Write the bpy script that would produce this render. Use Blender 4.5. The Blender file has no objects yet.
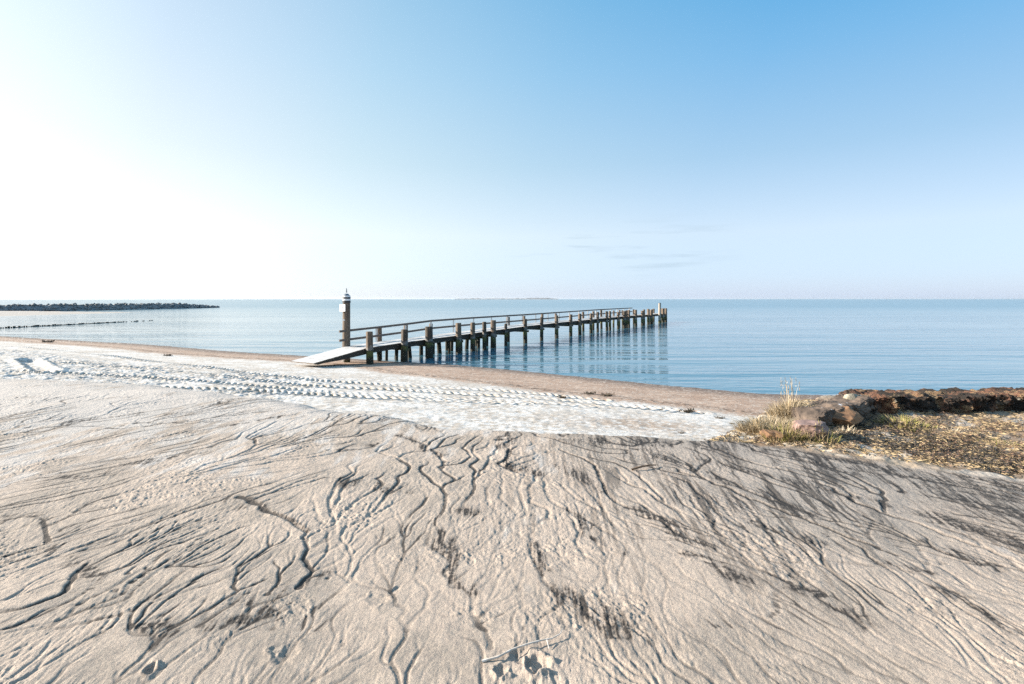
import bpy, bmesh, math, random
import numpy as np
from mathutils import Vector, Matrix, noise as mnoise
R = math.radians
random.seed(11)
scene = bpy.context.scene
COL = scene.collection

# ---------------------------------------------------------------- camera
F = 512.0            # focal length in pixels: 18 mm on a 36 mm sensor, 1024 px wide
HZ = 299.0           # horizon row
CZ = 4.0             # camera height over the water
cam = bpy.data.cameras.new('camera')
cam.lens = 18; cam.sensor_width = 36; cam.shift_y = -(342 - HZ) / 1024
cam.clip_start = 0.05; cam.clip_end = 60000
camo = bpy.data.objects.new('camera', cam); COL.objects.link(camo)
camo.location = (0, 0, CZ); camo.rotation_euler = (R(90), 0, 0)
scene.camera = camo

def at(px, py, z=0.0):
    """ground point seen at a pixel of the photograph, at height z"""
    Y = (CZ - z) * F / (py - HZ)
    return ((px - 512) / F * Y, Y)

# ---------------------------------------------------------------- light
AZ, EL = R(87), R(20)      # sun: degrees left of straight ahead, elevation
S = Vector((-math.sin(AZ) * math.cos(EL), math.cos(AZ) * math.cos(EL), math.sin(EL)))
sl = bpy.data.lights.new('sun', 'SUN'); sl.energy = 5.0; sl.angle = R(0.53); sl.color = (1.0, 0.90, 0.77)
so = bpy.data.objects.new('sun', sl); COL.objects.link(so)
so.rotation_euler = (-S).to_track_quat('-Z', 'Y').to_euler()
so.location = (-30, 10, 30)
world = bpy.data.worlds.new('World'); scene.world = world; world.use_nodes = True
nt = world.node_tree; nt.nodes.clear()
wo = nt.nodes.new('ShaderNodeOutputWorld'); bg = nt.nodes.new('ShaderNodeBackground')
sky = nt.nodes.new('ShaderNodeTexSky'); sky.sky_type = 'NISHITA'; sky.sun_disc = False
sky.sun_elevation = EL; sky.sun_rotation = -AZ
sky.air_density = 1.0; sky.dust_density = 0.6; sky.ozone_density = 3.0; sky.altitude = 0
bg.inputs['Strength'].default_value = 0.095
vs = scene.view_settings
vs.view_transform = 'Standard'; vs.look = 'None'; vs.gamma = 1; vs.exposure = 1.32
vs.use_curve_mapping = False
def build_sky():
    # the Nishita sky under a pale winter haze that lies along the horizon and widens round the sun
    t = nt; L = t.links.new; new = t.nodes.new
    tc = new('ShaderNodeTexCoord'); sx = new('ShaderNodeSeparateXYZ'); L(tc.outputs['Generated'], sx.inputs[0])
    dt = new('ShaderNodeVectorMath'); dt.operation = 'DOT_PRODUCT'; L(tc.outputs['Generated'], dt.inputs[0]); dt.inputs[1].default_value = S
    def curve(sock, pts):
        mr = new('ShaderNodeMapRange'); mr.inputs['From Min'].default_value = pts[0][0]; mr.inputs['From Max'].default_value = pts[-1][0]; L(sock, mr.inputs['Value'])
        r = new('ShaderNodeValToRGB'); e = r.color_ramp.elements; r.color_ramp.interpolation = 'LINEAR'
        while len(e) < len(pts): e.new(.5)
        for x, (p, v) in zip(e, pts):
            x.position = (p - pts[0][0]) / (pts[-1][0] - pts[0][0]); x.color = (*(q / 4 for q in v), 1) if isinstance(v, tuple) else (v, v, v, 1)
        L(mr.outputs[0], r.inputs[0]); return r.outputs[0]
    def vm(op, a, b=None, sc=None):
        v = new('ShaderNodeVectorMath'); v.operation = op
        L(a, v.inputs[0])
        if b is not None: (L(b, v.inputs[1]) if isinstance(b, bpy.types.NodeSocket) else setattr(v.inputs[1], 'default_value', b))
        if sc is not None: v.inputs['Scale'].default_value = sc
        return v.outputs[0]
    za = curve(sx.outputs['Z'], [(0, (1.95, 1.74, 1.90)), (.04, (1.98, 1.90, 2.02)), (.12, (2.2, 2.02, 1.85)), (.25, (1.27, 1.44, 1.48)), (.40, (.57, 1.03, 1.47)), (.52, (.1, .66, 1.3)), (1, (.05, .5, 1.0))])
    ga = curve(dt.outputs['Value'], [(-1, (.05, .6, 1.2)), (-.55, (.03, .64, 1.34)), (-.2, (.17, .79, 1.46)), (.1, (.56, 1.12, 1.56)), (.4, (1.15, 1.55, 1.67)), (.65, (1.9, 1.95, 1.85)), (.85, (2.9, 2.8, 2.55)), (1, (3.8, 3.6, 3.3))])
    n = vm('MINIMUM', sky.outputs[0], (6, 6, 6)); n = vm('SCALE', n, sc=.2)
    a = vm('SCALE', vm('ADD', za, ga), sc=4.0); a = vm('ADD', a, n)
    # faint streaks of thin cloud low over the sea
    mp = new('ShaderNodeMapping'); mp.inputs['Scale'].default_value = (5, 5, 55); mp.inputs['Location'].default_value = (2.1, 0, 0); L(tc.outputs['Generated'], mp.inputs['Vector'])
    no = new('ShaderNodeTexNoise'); no.inputs['Scale'].default_value = 1.0; no.inputs['Detail'].default_value = 6; L(mp.outputs[0], no.inputs['Vector'])
    cm = new('ShaderNodeMath'); cm.operation = 'MULTIPLY'; L(curve(no.outputs['Fac'], [(.54, 0), (.68, 1)]), cm.inputs[0]); L(curve(sx.outputs['Z'], [(.03, 0), (.07, .5), (.11, .5), (.16, 0)]), cm.inputs[1])
    d2 = new('ShaderNodeVectorMath'); d2.operation = 'DOT_PRODUCT'; L(tc.outputs['Generated'], d2.inputs[0]); d2.inputs[1].default_value = Vector((.21, 1, .085)).normalized()
    c3 = new('ShaderNodeMath'); c3.operation = 'MULTIPLY'; L(cm.outputs[0], c3.inputs[0]); L(curve(d2.outputs['Value'], [(.975, 0), (.995, 1.0)]), c3.inputs[1]); cm = c3
    m2 = new('ShaderNodeMix'); m2.data_type = 'RGBA'; L(cm.outputs[0], m2.inputs[0]); L(a, m2.inputs[6]); m2.inputs[7].default_value = (2.0, 2.6, 3.1, 1)
    L(m2.outputs[2], bg.inputs[0]); L(bg.outputs[0], wo.inputs[0])
build_sky()
scene.render.engine = 'CYCLES'
scene.cycles.use_denoising = False
scene.cycles.max_bounces = 6
scene.cycles.caustics_reflective = False; scene.cycles.caustics_refractive = False

# ---------------------------------------------------------------- materials
def mat(name):
    m = bpy.data.materials.new(name); m.use_nodes = True
    n = m.node_tree.nodes; b = n['Principled BSDF']
    return m, m.node_tree, b
def N(t, kind, **kw):
    n = t.nodes.new(kind)
    for k, v in kw.items():
        if k in n.inputs.keys(): n.inputs[k].default_value = v
        else: setattr(n, k, v)
    return n
def ramp(t, stops):
    r = t.nodes.new('ShaderNodeValToRGB'); e = r.color_ramp.elements
    while len(e) < len(stops): e.new(0.5)
    for x, (p, c) in zip(e, stops): x.position = p; x.color = (*c, 1)
    return r
def mixc(t, fac, a, b, blend='MIX'):
    m = t.nodes.new('ShaderNodeMix'); m.data_type = 'RGBA'; m.blend_type = blend
    for s, v in ((0, fac), (6, a), (7, b)):
        if hasattr(v, 'default_value') or isinstance(v, bpy.types.NodeSocket): t.links.new(v, m.inputs[s])
        elif isinstance(v, tuple): m.inputs[s].default_value = (*v, 1)
        else: m.inputs[s].default_value = v
    return m.outputs[2]

def simple_mat(name, c1, c2, scale=8.0, rough=0.85, bump=0.3, dist=0.01, stretch=(1, 1, 1), frost=0.0, detail=8):
    """two-tone noisy surface; frost > 0 lays rime on faces that look up"""
    m, t, b = mat(name)
    tc = N(t, 'ShaderNodeTexCoord'); mp = N(t, 'ShaderNodeMapping'); mp.inputs['Scale'].default_value = stretch
    t.links.new(tc.outputs['Object'], mp.inputs['Vector'])
    no = N(t, 'ShaderNodeTexNoise', Scale=scale, Detail=detail, Roughness=0.65)
    t.links.new(mp.outputs[0], no.inputs['Vector'])
    r = ramp(t, [(0.32, c1), (0.68, c2)]); t.links.new(no.outputs['Fac'], r.inputs[0])
    col = r.outputs[0]
    if frost:
        ge = N(t, 'ShaderNodeNewGeometry'); sx = N(t, 'ShaderNodeSeparateXYZ'); t.links.new(ge.outputs['Normal'], sx.inputs[0])
        n2 = N(t, 'ShaderNodeTexNoise', Scale=scale * 2.3, Detail=6); t.links.new(tc.outputs['Object'], n2.inputs['Vector'])
        ad = N(t, 'ShaderNodeMath', operation='MULTIPLY_ADD'); t.links.new(n2.outputs['Fac'], ad.inputs[0]); ad.inputs[1].default_value = 0.9
        t.links.new(sx.outputs['Z'], ad.inputs[2])
        rr = ramp(t, [(.86 - .25 * frost, (0, 0, 0)), (.90 - .25 * frost, (1, 1, 1))])
        # the sum runs 0..1.9; halve it into the ramp
        ml = N(t, 'ShaderNodeMath', operation='MULTIPLY'); t.links.new(ad.outputs[0], ml.inputs[0]); ml.inputs[1].default_value = 0.5
        t.links.new(ml.outputs[0], rr.inputs[0])
        col = mixc(t, rr.outputs[0], col, (0.82, 0.84, 0.88))
    t.links.new(col, b.inputs['Base Color']); b.inputs['Roughness'].default_value = rough
    bu = N(t, 'ShaderNodeBump', Strength=bump, Distance=dist); t.links.new(no.outputs['Fac'], bu.inputs['Height'])
    t.links.new(bu.outputs[0], b.inputs['Normal'])
    return m

def timber_mat(name, dry1, dry2, tide=1.05):
    """weathered pile: grained wood above, weed-green then black tidal zone lower down (a real growth line on the wood)"""
    m, t, b = mat(name)
    ge = N(t, 'ShaderNodeNewGeometry'); sx = N(t, 'ShaderNodeSeparateXYZ'); t.links.new(ge.outputs['Position'], sx.inputs[0])
    mp = N(t, 'ShaderNodeMapping'); mp.inputs['Scale'].default_value = (1, 1, 0.12); t.links.new(ge.outputs['Position'], mp.inputs['Vector'])
    g = N(t, 'ShaderNodeTexNoise', Scale=22.0, Detail=8, Roughness=0.7); t.links.new(mp.outputs[0], g.inputs['Vector'])
    wood = ramp(t, [(0.3, dry1), (0.7, dry2)]); t.links.new(g.outputs['Fac'], wood.inputs[0])
    n2 = N(t, 'ShaderNodeTexNoise', Scale=3.0, Detail=5); t.links.new(ge.outputs['Position'], n2.inputs['Vector'])
    ad = N(t, 'ShaderNodeMath', operation='MULTIPLY_ADD'); t.links.new(n2.outputs['Fac'], ad.inputs[0]); ad.inputs[1].default_value = 0.9
    t.links.new(sx.outputs['Z'], ad.inputs[2])
    mr = N(t, 'ShaderNodeMapRange'); mr.inputs['From Min'].default_value = tide - .15; mr.inputs['From Max'].default_value = tide + .75
    t.links.new(ad.outputs[0], mr.inputs['Value'])
    wr = ramp(t, [(0.0, (0.025, 0.022, 0.012)), (0.35, (0.10, 0.105, 0.028)), (0.55, (0.06, 0.055, 0.03)), (0.8, (0.5, 0.5, 0.5))])
    t.links.new(mr.outputs[0], wr.inputs[0])
    k = N(t, 'ShaderNodeMapRange'); k.inputs['From Min'].default_value = 0.5; k.inputs['From Max'].default_value = 0.85
    t.links.new(mr.outputs[0], k.inputs['Value'])
    c = mixc(t, k.outputs[0], wr.outputs[0], wood.outputs[0])
    t.links.new(c, b.inputs['Base Color']); b.inputs['Roughness'].default_value = 0.8
    bu = N(t, 'ShaderNodeBump', Strength=0.6, Distance=0.02); t.links.new(g.outputs['Fac'], bu.inputs['Height']); t.links.new(bu.outputs[0], b.inputs['Normal'])
    return m

M = {}
M['pile'] = timber_mat('pile_wood', (0.035, 0.027, 0.02), (0.24, 0.175, 0.125))
M['pile_dark'] = timber_mat('dark_pile_wood', (0.018, 0.014, 0.011), (0.12, 0.088, 0.062), 1.25)
M['pile_green'] = timber_mat('weed_pile_wood', (0.10, 0.09, 0.03), (0.22, 0.20, 0.07), 1.6)
M['pale_wood'] = timber_mat('pale_pile_wood', (0.22, 0.19, 0.155), (0.42, 0.37, 0.31), 0.6)
M['marker'] = timber_mat('marker_wood', (0.04, 0.03, 0.023), (0.20, 0.15, 0.11), 0.3)
M['beam'] = simple_mat('beam_wood', (0.025, 0.02, 0.016), (0.08, 0.062, 0.045), 6, stretch=(1, 1, 6))
M['crossbeam'] = simple_mat('weedy_beam_wood', (0.03, 0.026, 0.014), (0.16, 0.13, 0.04), 5)
M['rail'] = simple_mat('rail_wood', (0.08, 0.062, 0.052), (0.17, 0.135, 0.115), 10, stretch=(1, 1, 4))
M['rail_post'] = simple_mat('rail_post_paint', (0.60, 0.58, 0.56), (0.80, 0.79, 0.77), 10)
M['deck'] = simple_mat('frosted_planks', (0.42, 0.41, 0.40), (0.68, 0.68, 0.68), 5, rough=0.7)
M['deck_edge'] = simple_mat('plank_edge', (0.10, 0.075, 0.055), (0.25, 0.19, 0.14), 9)
M['white'] = simple_mat('white_paint', (0.70, 0.71, 0.73), (0.82, 0.83, 0.84), 12, rough=0.5)
M['black'] = simple_mat('black_band', (0.02, 0.02, 0.022), (0.05, 0.05, 0.05), 12, rough=0.6)
M['metal'] = simple_mat('grey_metal', (0.08, 0.11, 0.14), (0.17, 0.21, 0.25), 12, rough=0.5)
M['stone_dark'] = simple_mat('breakwater_stone', (0.10, 0.105, 0.11), (0.26, 0.26, 0.26), 0.9, bump=0.6, dist=.2, frost=0.35)
M['rock_pink'] = simple_mat('pink_granite', (0.16, 0.10, 0.085), (0.40, 0.27, 0.23), 7, bump=.7, dist=.02)
M['rock_orange'] = simple_mat('rusty_rock', (0.07, 0.04, 0.025), (0.34, 0.19, 0.10), 5, bump=.8, dist=.03)
M['rock_dark'] = simple_mat('dark_crust', (0.03, 0.022, 0.018), (0.27, 0.16, 0.095), 9, bump=1.0, dist=.05, frost=.36)
M['slab'] = simple_mat('weathered_slab', (0.04, 0.03, 0.024), (0.17, 0.125, 0.095), 5, bump=.7, dist=.03, frost=.38)
M['rock_white'] = simple_mat('lichened_stone', (0.10, 0.085, 0.055), (0.50, 0.44, 0.34), 6, bump=.8, dist=.02)
M['straw'] = simple_mat('dry_straw', (0.22, 0.16, 0.09), (0.42, 0.33, 0.20), 9, bump=0)
M['straw_pale'] = simple_mat('pale_straw', (0.36, 0.29, 0.19), (0.56, 0.48, 0.36), 9, bump=0)
M['green'] = simple_mat('green_grass', (0.16, 0.16, 0.035), (0.36, 0.32, 0.09), 9, bump=0)
M['litter_dark'] = simple_mat('dark_litter', (0.03, 0.025, 0.022), (0.09, 0.075, 0.06), 20, bump=0)
M['litter_red'] = simple_mat('rusty_litter', (0.09, 0.055, 0.035), (0.27, 0.165, 0.11), 20, bump=0)
M['seaweed'] = simple_mat('seaweed', (0.02, 0.017, 0.012), (0.09, 0.065, 0.035), 30)
M['twig'] = simple_mat('bleached_twig', (0.42, 0.36, 0.30), (0.68, 0.63, 0.58), 30)
M['twig_brown'] = simple_mat('brown_twig', (0.10, 0.06, 0.035), (0.24, 0.15, 0.09), 30)

def crust_mat():
    m, t, b = mat('crumbled_crust'); tc = N(t, 'ShaderNodeTexCoord')
    v = N(t, 'ShaderNodeTexVoronoi', Scale=9.0); v.inputs['Randomness'].default_value = 1
    no = N(t, 'ShaderNodeTexNoise', Scale=14.0, Detail=8, Roughness=.75); t.links.new(tc.outputs['Object'], no.inputs['Vector'])
    wv = mixc(t, .25, tc.outputs['Object'], no.outputs['Color']); t.links.new(wv, v.inputs['Vector'])
    r = ramp(t, [(0, (.02, .015, .012)), (.3, (.05, .035, .025)), (.5, (.22, .10, .06)), (.68, (.30, .20, .11)), (.85, (.09, .075, .05)), (1, (.5, .45, .38))])
    sx = N(t, 'ShaderNodeSeparateColor'); t.links.new(v.outputs['Color'], sx.inputs[0])
    ad = N(t, 'ShaderNodeMath', operation='MULTIPLY_ADD'); t.links.new(no.outputs['Fac'], ad.inputs[0]); ad.inputs[1].default_value = 1.3; ad.inputs[2].default_value = -.65
    a2 = N(t, 'ShaderNodeMath', operation='MULTIPLY_ADD'); t.links.new(sx.outputs[0], a2.inputs[0]); a2.inputs[1].default_value = .8; t.links.new(ad.outputs[0], a2.inputs[2])
    t.links.new(a2.outputs[0], r.inputs[0]); t.links.new(r.outputs[0], b.inputs['Base Color']); b.inputs['Roughness'].default_value = .95
    hh = N(t, 'ShaderNodeMath', operation='ADD'); t.links.new(v.outputs['Distance'], hh.inputs[0]); t.links.new(no.outputs['Fac'], hh.inputs[1])
    bu = N(t, 'ShaderNodeBump', Strength=1.0, Distance=.05); t.links.new(hh.outputs[0], bu.inputs['Height']); t.links.new(bu.outputs[0], b.inputs['Normal'])
    return m
M['crust'] = crust_mat()
# sand: vertex colour from real surface zones, plus grain
def sand_mat():
    m, t, b = mat('beach_sand')
    at_ = N(t, 'ShaderNodeAttribute', attribute_name='Col')
    ge = N(t, 'ShaderNodeNewGeometry')
    g1 = N(t, 'ShaderNodeTexNoise', Scale=150.0, Detail=4, Roughness=0.9); t.links.new(ge.outputs['Position'], g1.inputs['Vector'])
    g2 = N(t, 'ShaderNodeTexNoise', Scale=38.0, Detail=6, Roughness=0.7); t.links.new(ge.outputs['Position'], g2.inputs['Vector'])
    g3 = N(t, 'ShaderNodeTexNoise', Scale=7.0, Detail=7, Roughness=0.65); t.links.new(ge.outputs['Position'], g3.inputs['Vector'])
    r1 = ramp(t, [(0.3, (0.58, 0.58, 0.60)), (0.62, (1.20, 1.19, 1.17))]); t.links.new(g1.outputs['Fac'], r1.inputs[0])
    r2 = ramp(t, [(0.3, (0.84, 0.84, 0.86)), (0.65, (1.08, 1.08, 1.06))]); t.links.new(g2.outputs['Fac'], r2.inputs[0])
    c = mixc(t, 1.0, at_.outputs['Color'], r1.outputs[0], 'MULTIPLY')
    c = mixc(t, 1.0, c, r2.outputs[0], 'MULTIPLY')
    t.links.new(c, b.inputs['Base Color']); b.inputs['Roughness'].default_value = 0.9
    b.inputs['Specular IOR Level'].default_value = 0.25
    b1 = N(t, 'ShaderNodeBump', Strength=0.8, Distance=0.005); t.links.new(g1.outputs['Fac'], b1.inputs['Height'])
    b2 = N(t, 'ShaderNodeBump', Strength=0.6, Distance=0.012); t.links.new(g2.outputs['Fac'], b2.inputs['Height']); t.links.new(b1.outputs[0], b2.inputs['Normal'])
    b3 = N(t, 'ShaderNodeBump', Strength=0.35, Distance=0.04); t.links.new(g3.outputs['Fac'], b3.inputs['Height']); t.links.new(b2.outputs[0], b3.inputs['Normal'])
    t.links.new(b3.outputs[0], b.inputs['Normal'])
    return m
M['sand'] = sand_mat()

def water_mat():
    m, t, b = mat('sea_water')
    ge = N(t, 'ShaderNodeNewGeometry')
    def layer(scale, sx, sy, rot, detail):
        mp = N(t, 'ShaderNodeMapping'); mp.inputs['Scale'].default_value = (sx, sy, 1); mp.inputs['Rotation'].default_value = (0, 0, rot)
        t.links.new(ge.outputs['Position'], mp.inputs['Vector'])
        n = N(t, 'ShaderNodeTexNoise', Scale=scale, Detail=detail, Roughness=0.5, Distortion=0.3); t.links.new(mp.outputs[0], n.inputs['Vector'])
        return n.outputs['Fac']
    swell = layer(1.0, 0.05, 0.42, R(14), 2)
    chop = layer(1.0, 0.8, 2.1, R(11), 4)
    fine = layer(1.0, 3.0, 7.0, R(-6), 3)
    # patches of calm and ruffled water
    calm = layer(1.0, 0.012, 0.07, R(6), 3)
    cr = N(t, 'ShaderNodeMapRange'); cr.inputs['From Min'].default_value = .42; cr.inputs['From Max'].default_value = .6
    cr.inputs['To Min'].default_value = .25; t.links.new(calm, cr.inputs['Value'])
    sy = N(t, 'ShaderNodeSeparateXYZ'); t.links.new(ge.outputs['Position'], sy.inputs[0])
    off = N(t, 'ShaderNodeMapRange'); off.inputs['From Min'].default_value = 45; off.inputs['From Max'].default_value = 260; off.inputs['To Min'].default_value = 0.05; off.inputs['To Max'].default_value = 0.20
    t.links.new(sy.outputs['Y'], off.inputs['Value']); t.links.new(off.outputs[0], b.inputs['Roughness'])
    def bump(h, d, prev=None, s=None):
        bu = N(t, 'ShaderNodeBump', Strength=1.0, Distance=d); t.links.new(h, bu.inputs['Height'])
        if s is not None: t.links.new(s, bu.inputs['Strength'])
        if prev is not None: t.links.new(prev, bu.inputs['Normal'])
        return bu.outputs[0]
    n = bump(swell, 0.22); n = bump(chop, 0.08, n, cr.outputs[0]); n = bump(fine, 0.010, n, cr.outputs[0])
    b.inputs['Base Color'].default_value = (0.06, 0.17, 0.24, 1)
    b.inputs['IOR'].default_value = 1.333
    t.links.new(n, b.inputs['Normal'])
    return m
M['water'] = water_mat()

# ---------------------------------------------------------------- object helpers
def tag(o, label=None, cat=None, group=None, kind=None):
    if label: o['label'] = label
    if cat: o['category'] = cat
    if group: o['group'] = group
    if kind: o['kind'] = kind
    return o
def empty(name, loc, label, cat, group=None, rz=0):
    o = bpy.data.objects.new(name, None); COL.objects.link(o); o.location = loc; o.rotation_euler = (0, 0, rz)
    o.empty_display_size = 0.2
    return tag(o, label, cat, group)
def obj(name, bm, material, parent=None, smooth=False):
    """links a bmesh given in WORLD coordinates; a parent's location is taken off"""
    me = bpy.data.meshes.new(name); bm.normal_update(); bm.to_mesh(me); bm.free()
    for m_ in (material if isinstance(material, (list, tuple)) else [material]): me.materials.append(m_)
    if smooth: me.polygons.foreach_set('use_smooth', [True] * len(me.polygons))
    o = bpy.data.objects.new(name, me); COL.objects.link(o)
    if parent is not None:
        o.parent = parent
        p = Vector((0, 0, 0)); q = parent
        while q is not None: p += q.location; q = q.parent
        o.location = -p
    return o
def add_box(bm, c, ax, ay, az):
    """box with centre c and half-axis vectors"""
    c = Vector(c); v = []
    for i in (-1, 1):
        for j in (-1, 1):
            for k in (-1, 1): v.append(bm.verts.new(c + ax * i + ay * j + az * k))
    fs = [bm.faces.new([v[q] for q in f]) for f in ((0, 1, 3, 2), (4, 6, 7, 5), (0, 4, 5, 1), (2, 3, 7, 6), (0, 2, 6, 4), (1, 5, 7, 3))]
    return fs
def add_bar(bm, a, b, w, h, up=Vector((0, 0, 1))):
    a = Vector(a); b = Vector(b); d = (b - a); L = d.length; d.normalize()
    s = d.cross(up).normalized(); u = s.cross(d).normalized()
    return add_box(bm, (a + b) / 2, d * L / 2, s * w / 2, u * h / 2)
def add_post(bm, x, y, z0, z1, r0, r1, seg=12, lean=(0, 0), rings=6, seed=0, chamfer=0.02, rough=0.05):
    rnd = random.Random(seed); prev = None
    per = [1 + rnd.uniform(-rough, rough) for _ in range(seg)]
    zs = [i / rings for i in range(rings + 1)]
    lev = [(z0 + (z1 - z0) * t, r0 + (r1 - r0) * t) for t in zs]
    lev[-1] = (z1 - chamfer, r1); lev.append((z1, r1 * 0.82))
    for z, r in lev:
        t = (z - z0) / (z1 - z0); cx = x + lean[0] * t; cy = y + lean[1] * t
        ring = [bm.verts.new((cx + r * per[i] * math.cos(i * 2 * math.pi / seg) * (1 + rnd.uniform(-.02, .02)), cy + r * per[i] * math.sin(i * 2 * math.pi / seg), z)) for i in range(seg)]
        if prev:
            for i in range(seg): bm.faces.new((prev[i], prev[(i + 1) % seg], ring[(i + 1) % seg], ring[i]))
        prev = ring
    bm.faces.new(prev)

# ---------------------------------------------------------------- noise on arrays
_tab = np.random.default_rng(3).random((256, 256)).astype('f4')
def vn(x, y, s=1.0, seed=0):
    """smooth value noise 0..1; s = cell size in metres"""
    x = x / s + seed * 17.31; y = y / s + seed * 5.77
    i = np.floor(x).astype(np.int64); j = np.floor(y).astype(np.int64)
    fx = (x - i).astype('f4'); fy = (y - j).astype('f4')
    fx = fx * fx * (3 - 2 * fx); fy = fy * fy * (3 - 2 * fy)
    a = _tab[j & 255, i & 255]; b = _tab[j & 255, (i + 1) & 255]; c = _tab[(j + 1) & 255, i & 255]; d = _tab[(j + 1) & 255, (i + 1) & 255]
    return (a * (1 - fx) + b * fx) * (1 - fy) + (c * (1 - fx) + d * fx) * fy
def fbm(x, y, s, seed=0, o=4, g=0.5):
    t = 0; w = 0; a = 1.0
    for k in range(o): t = t + a * vn(x, y, s / 2.03 ** k, seed + k * 3); w += a; a *= g
    return t / w
def sstep(a, b, x):
    t = np.clip((x - a) / (b - a), 0, 1); return t * t * (3 - 2 * t)

# ---------------------------------------------------------------- terrain shape
SHX = [-400, -120, -55, -35.6, -14.9, -3.8, 0.4, 4.3, 6.8, 10.6, 16.5, 30, 120, 400]
SHY = [70, 62, 55.4, 46.5, 35.9, 31.2, 28.2, 25.3, 23.5, 21.8, 21.6, 21, 18, 16]
EDX = [-400, -40, -20, -10, -4.6, -1.24, 1.08, 2.3, 2.9, 4.3, 5.5, 8, 20, 400]
EDY = [12, 12, 11.5, 10, 8.7, 6.9, 6.3, 6.05, 6.7, 8.1, 9.0, 9.5, 9.5, 9.5]
EWX = [-20, -8, -3, -.5, 1.5, 3, 6]
EWY = [8, 7, 3.0, 1.5, 1.1, 0.9, 0.9]
def plateau(X, Y):
    jig = (fbm(X, Y, 1.1, 31, 3) - .5) * .5
    return 1 - sstep(0, 1, (Y + jig - np.interp(X, EDX, EDY)) / np.interp(X, EWX, EWY))
def base_z(X, Y):
    d = (np.interp(X, SHX, SHY) + (vn(X, Y, 9, 5) - .5) * 1.2 - Y) * 0.8
    low = np.interp(d, [-60, -10, 0, 6, 12, 20, 40, 80], [-3, -.7, 0, .36, .74, 1.18, 1.6, 2.0])
    low = low + (fbm(X, Y, 5, 8) - .5) * .06 * sstep(2, 8, d)
    # sand spit beside the far breakwater
    xl = -119 + (Y - 120) * .22
    sp = np.minimum(.05 * (xl - X), np.minimum(.05 * (154 - Y), .06 * (Y - 108 + .0 * X)))
    low = np.maximum(low, np.clip(sp, -3, .8))
    up = 2.30 + (fbm(X, Y, 2.6, 12, 3) - .5) * .10
    p = plateau(X, Y)
    z = low + (up - low) * p
    # mound of sand and straw under the rocks
    mz = np.exp(-(((X - 4.9) / 1.5) ** 2 + ((Y - 7.6) / .9) ** 2)) * .10
    return z + mz * p, low, p, d
def ground_z(x, y):
    return float(base_z(np.array([float(x)]), np.array([float(y)]))[0][0])
def at_ground(px, py):
    z = 1.5
    for _ in range(40):
        x, y = at(px, py, z); z = .5 * z + .5 * ground_z(x, y)
    return x, y, ground_z(x, y)

# ---------------------------------------------------------------- rills: water-carved channels
def px_line(pts, z=2.3): return np.array([at(a, b, z) for a, b in pts])
def seg_dist(X, Y, P):
    best = np.full(X.shape, 1e9, 'f4')
    for (x0, y0), (x1, y1) in zip(P[:-1], P[1:]):
        dx, dy = x1 - x0, y1 - y0; L = dx * dx + dy * dy + 1e-9
        t = np.clip(((X - x0) * dx + (Y - y0) * dy) / L, 0, 1)
        best = np.minimum(best, np.hypot(X - x0 - t * dx, Y - y0 - t * dy))
    return best
# the main channels, and the dark deposits beside them
CHAN = [[(240, 500), (275, 515), (308, 535), (312, 560), (302, 592)],
        [(440, 515), (440, 550), (455, 575), (470, 600), (483, 625), (486, 645)], [(505, 432), (507, 450), (500, 465), (520, 475)],
        [(540, 500), (531, 530), (527, 555), (548, 580), (568, 600), (570, 630), (590, 655), (625, 684)],
        [(400, 435), (430, 445), (445, 462)], [(560, 450), (590, 465), (600, 480)], [(575, 520), (590, 545), (600, 570)],
        [(640, 515), (680, 535), (730, 560), (800, 590)], [(90, 560), (60, 590), (0, 620)],
        [(330, 580), (345, 610), (340, 640)], [(0, 517), (30, 520), (45, 525), (48, 540)], [(700, 590), (760, 620), (820, 650), (870, 684)],
        [(810, 590), (850, 620), (900, 650), (970, 684)], [(620, 480), (650, 497), (720, 530)], [(430, 590), (410, 620)],
        [(640, 455), (700, 480), (800, 520), (860, 545)], [(700, 445), (800, 480), (900, 520), (1010, 560)]]
DARK = [([(240, 500), (275, 515), (308, 533)], .05), ([(205, 622), (250, 606), (300, 590)], .07), ([(300, 590), (325, 575)], .08), ([(225, 500), (240, 512)], .08),
        ([(440, 535), (455, 570), (465, 590)], .06), ([(466, 514), (473, 516)], .10), ([(505, 432), (507, 450), (500, 465), (540, 476)], .12), ([(340, 484), (400, 492)], .12),
        ([(535, 545), (548, 575)], .08), ([(575, 600), (610, 625), (650, 650)], .14), ([(560, 466), (600, 490)], .14), ([(400, 435), (440, 455)], .1),
        ([(575, 515), (600, 545)], .07), ([(640, 512), (700, 545)], .12), ([(700, 560), (760, 590)], .1), ([(0, 519), (46, 524)], .08), ([(60, 480), (150, 463)], .15),
        ([(100, 640), (170, 630)], .05), ([(150, 640), (160, 632)], .06), ([(890, 566), (915, 572)], .08), ([(70, 560), (100, 580)], .06),
        ([(570, 440), (700, 446), (800, 456), (880, 470)], .26), ([(640, 450), (720, 480), (800, 515)], .17), ([(820, 465), (920, 490), (1024, 520)], .24),
        ([(860, 500), (940, 520), (1024, 548)], .16), ([(700, 460), (780, 480), (860, 505)], .15), ([(820, 600), (870, 630)], .08), ([(960, 600), (1024, 640)], .10),
        ([(380, 445), (330, 452)], .06), ([(170, 460), (190, 452)], .06), ([(0, 490), (60, 476)], .08), ([(620, 640), (640, 655)], .06), ([(200, 405), (240, 396)], .12),
        ([(60, 425), (140, 412)], .14), ([(230, 425), (280, 415)], .10), ([(0, 560), (60, 548)], .05), ([(145, 676), (152, 672)], .04), ([(740, 520), (820, 548)], .10), ([(930, 545), (1010, 575)], .10)]
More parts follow.
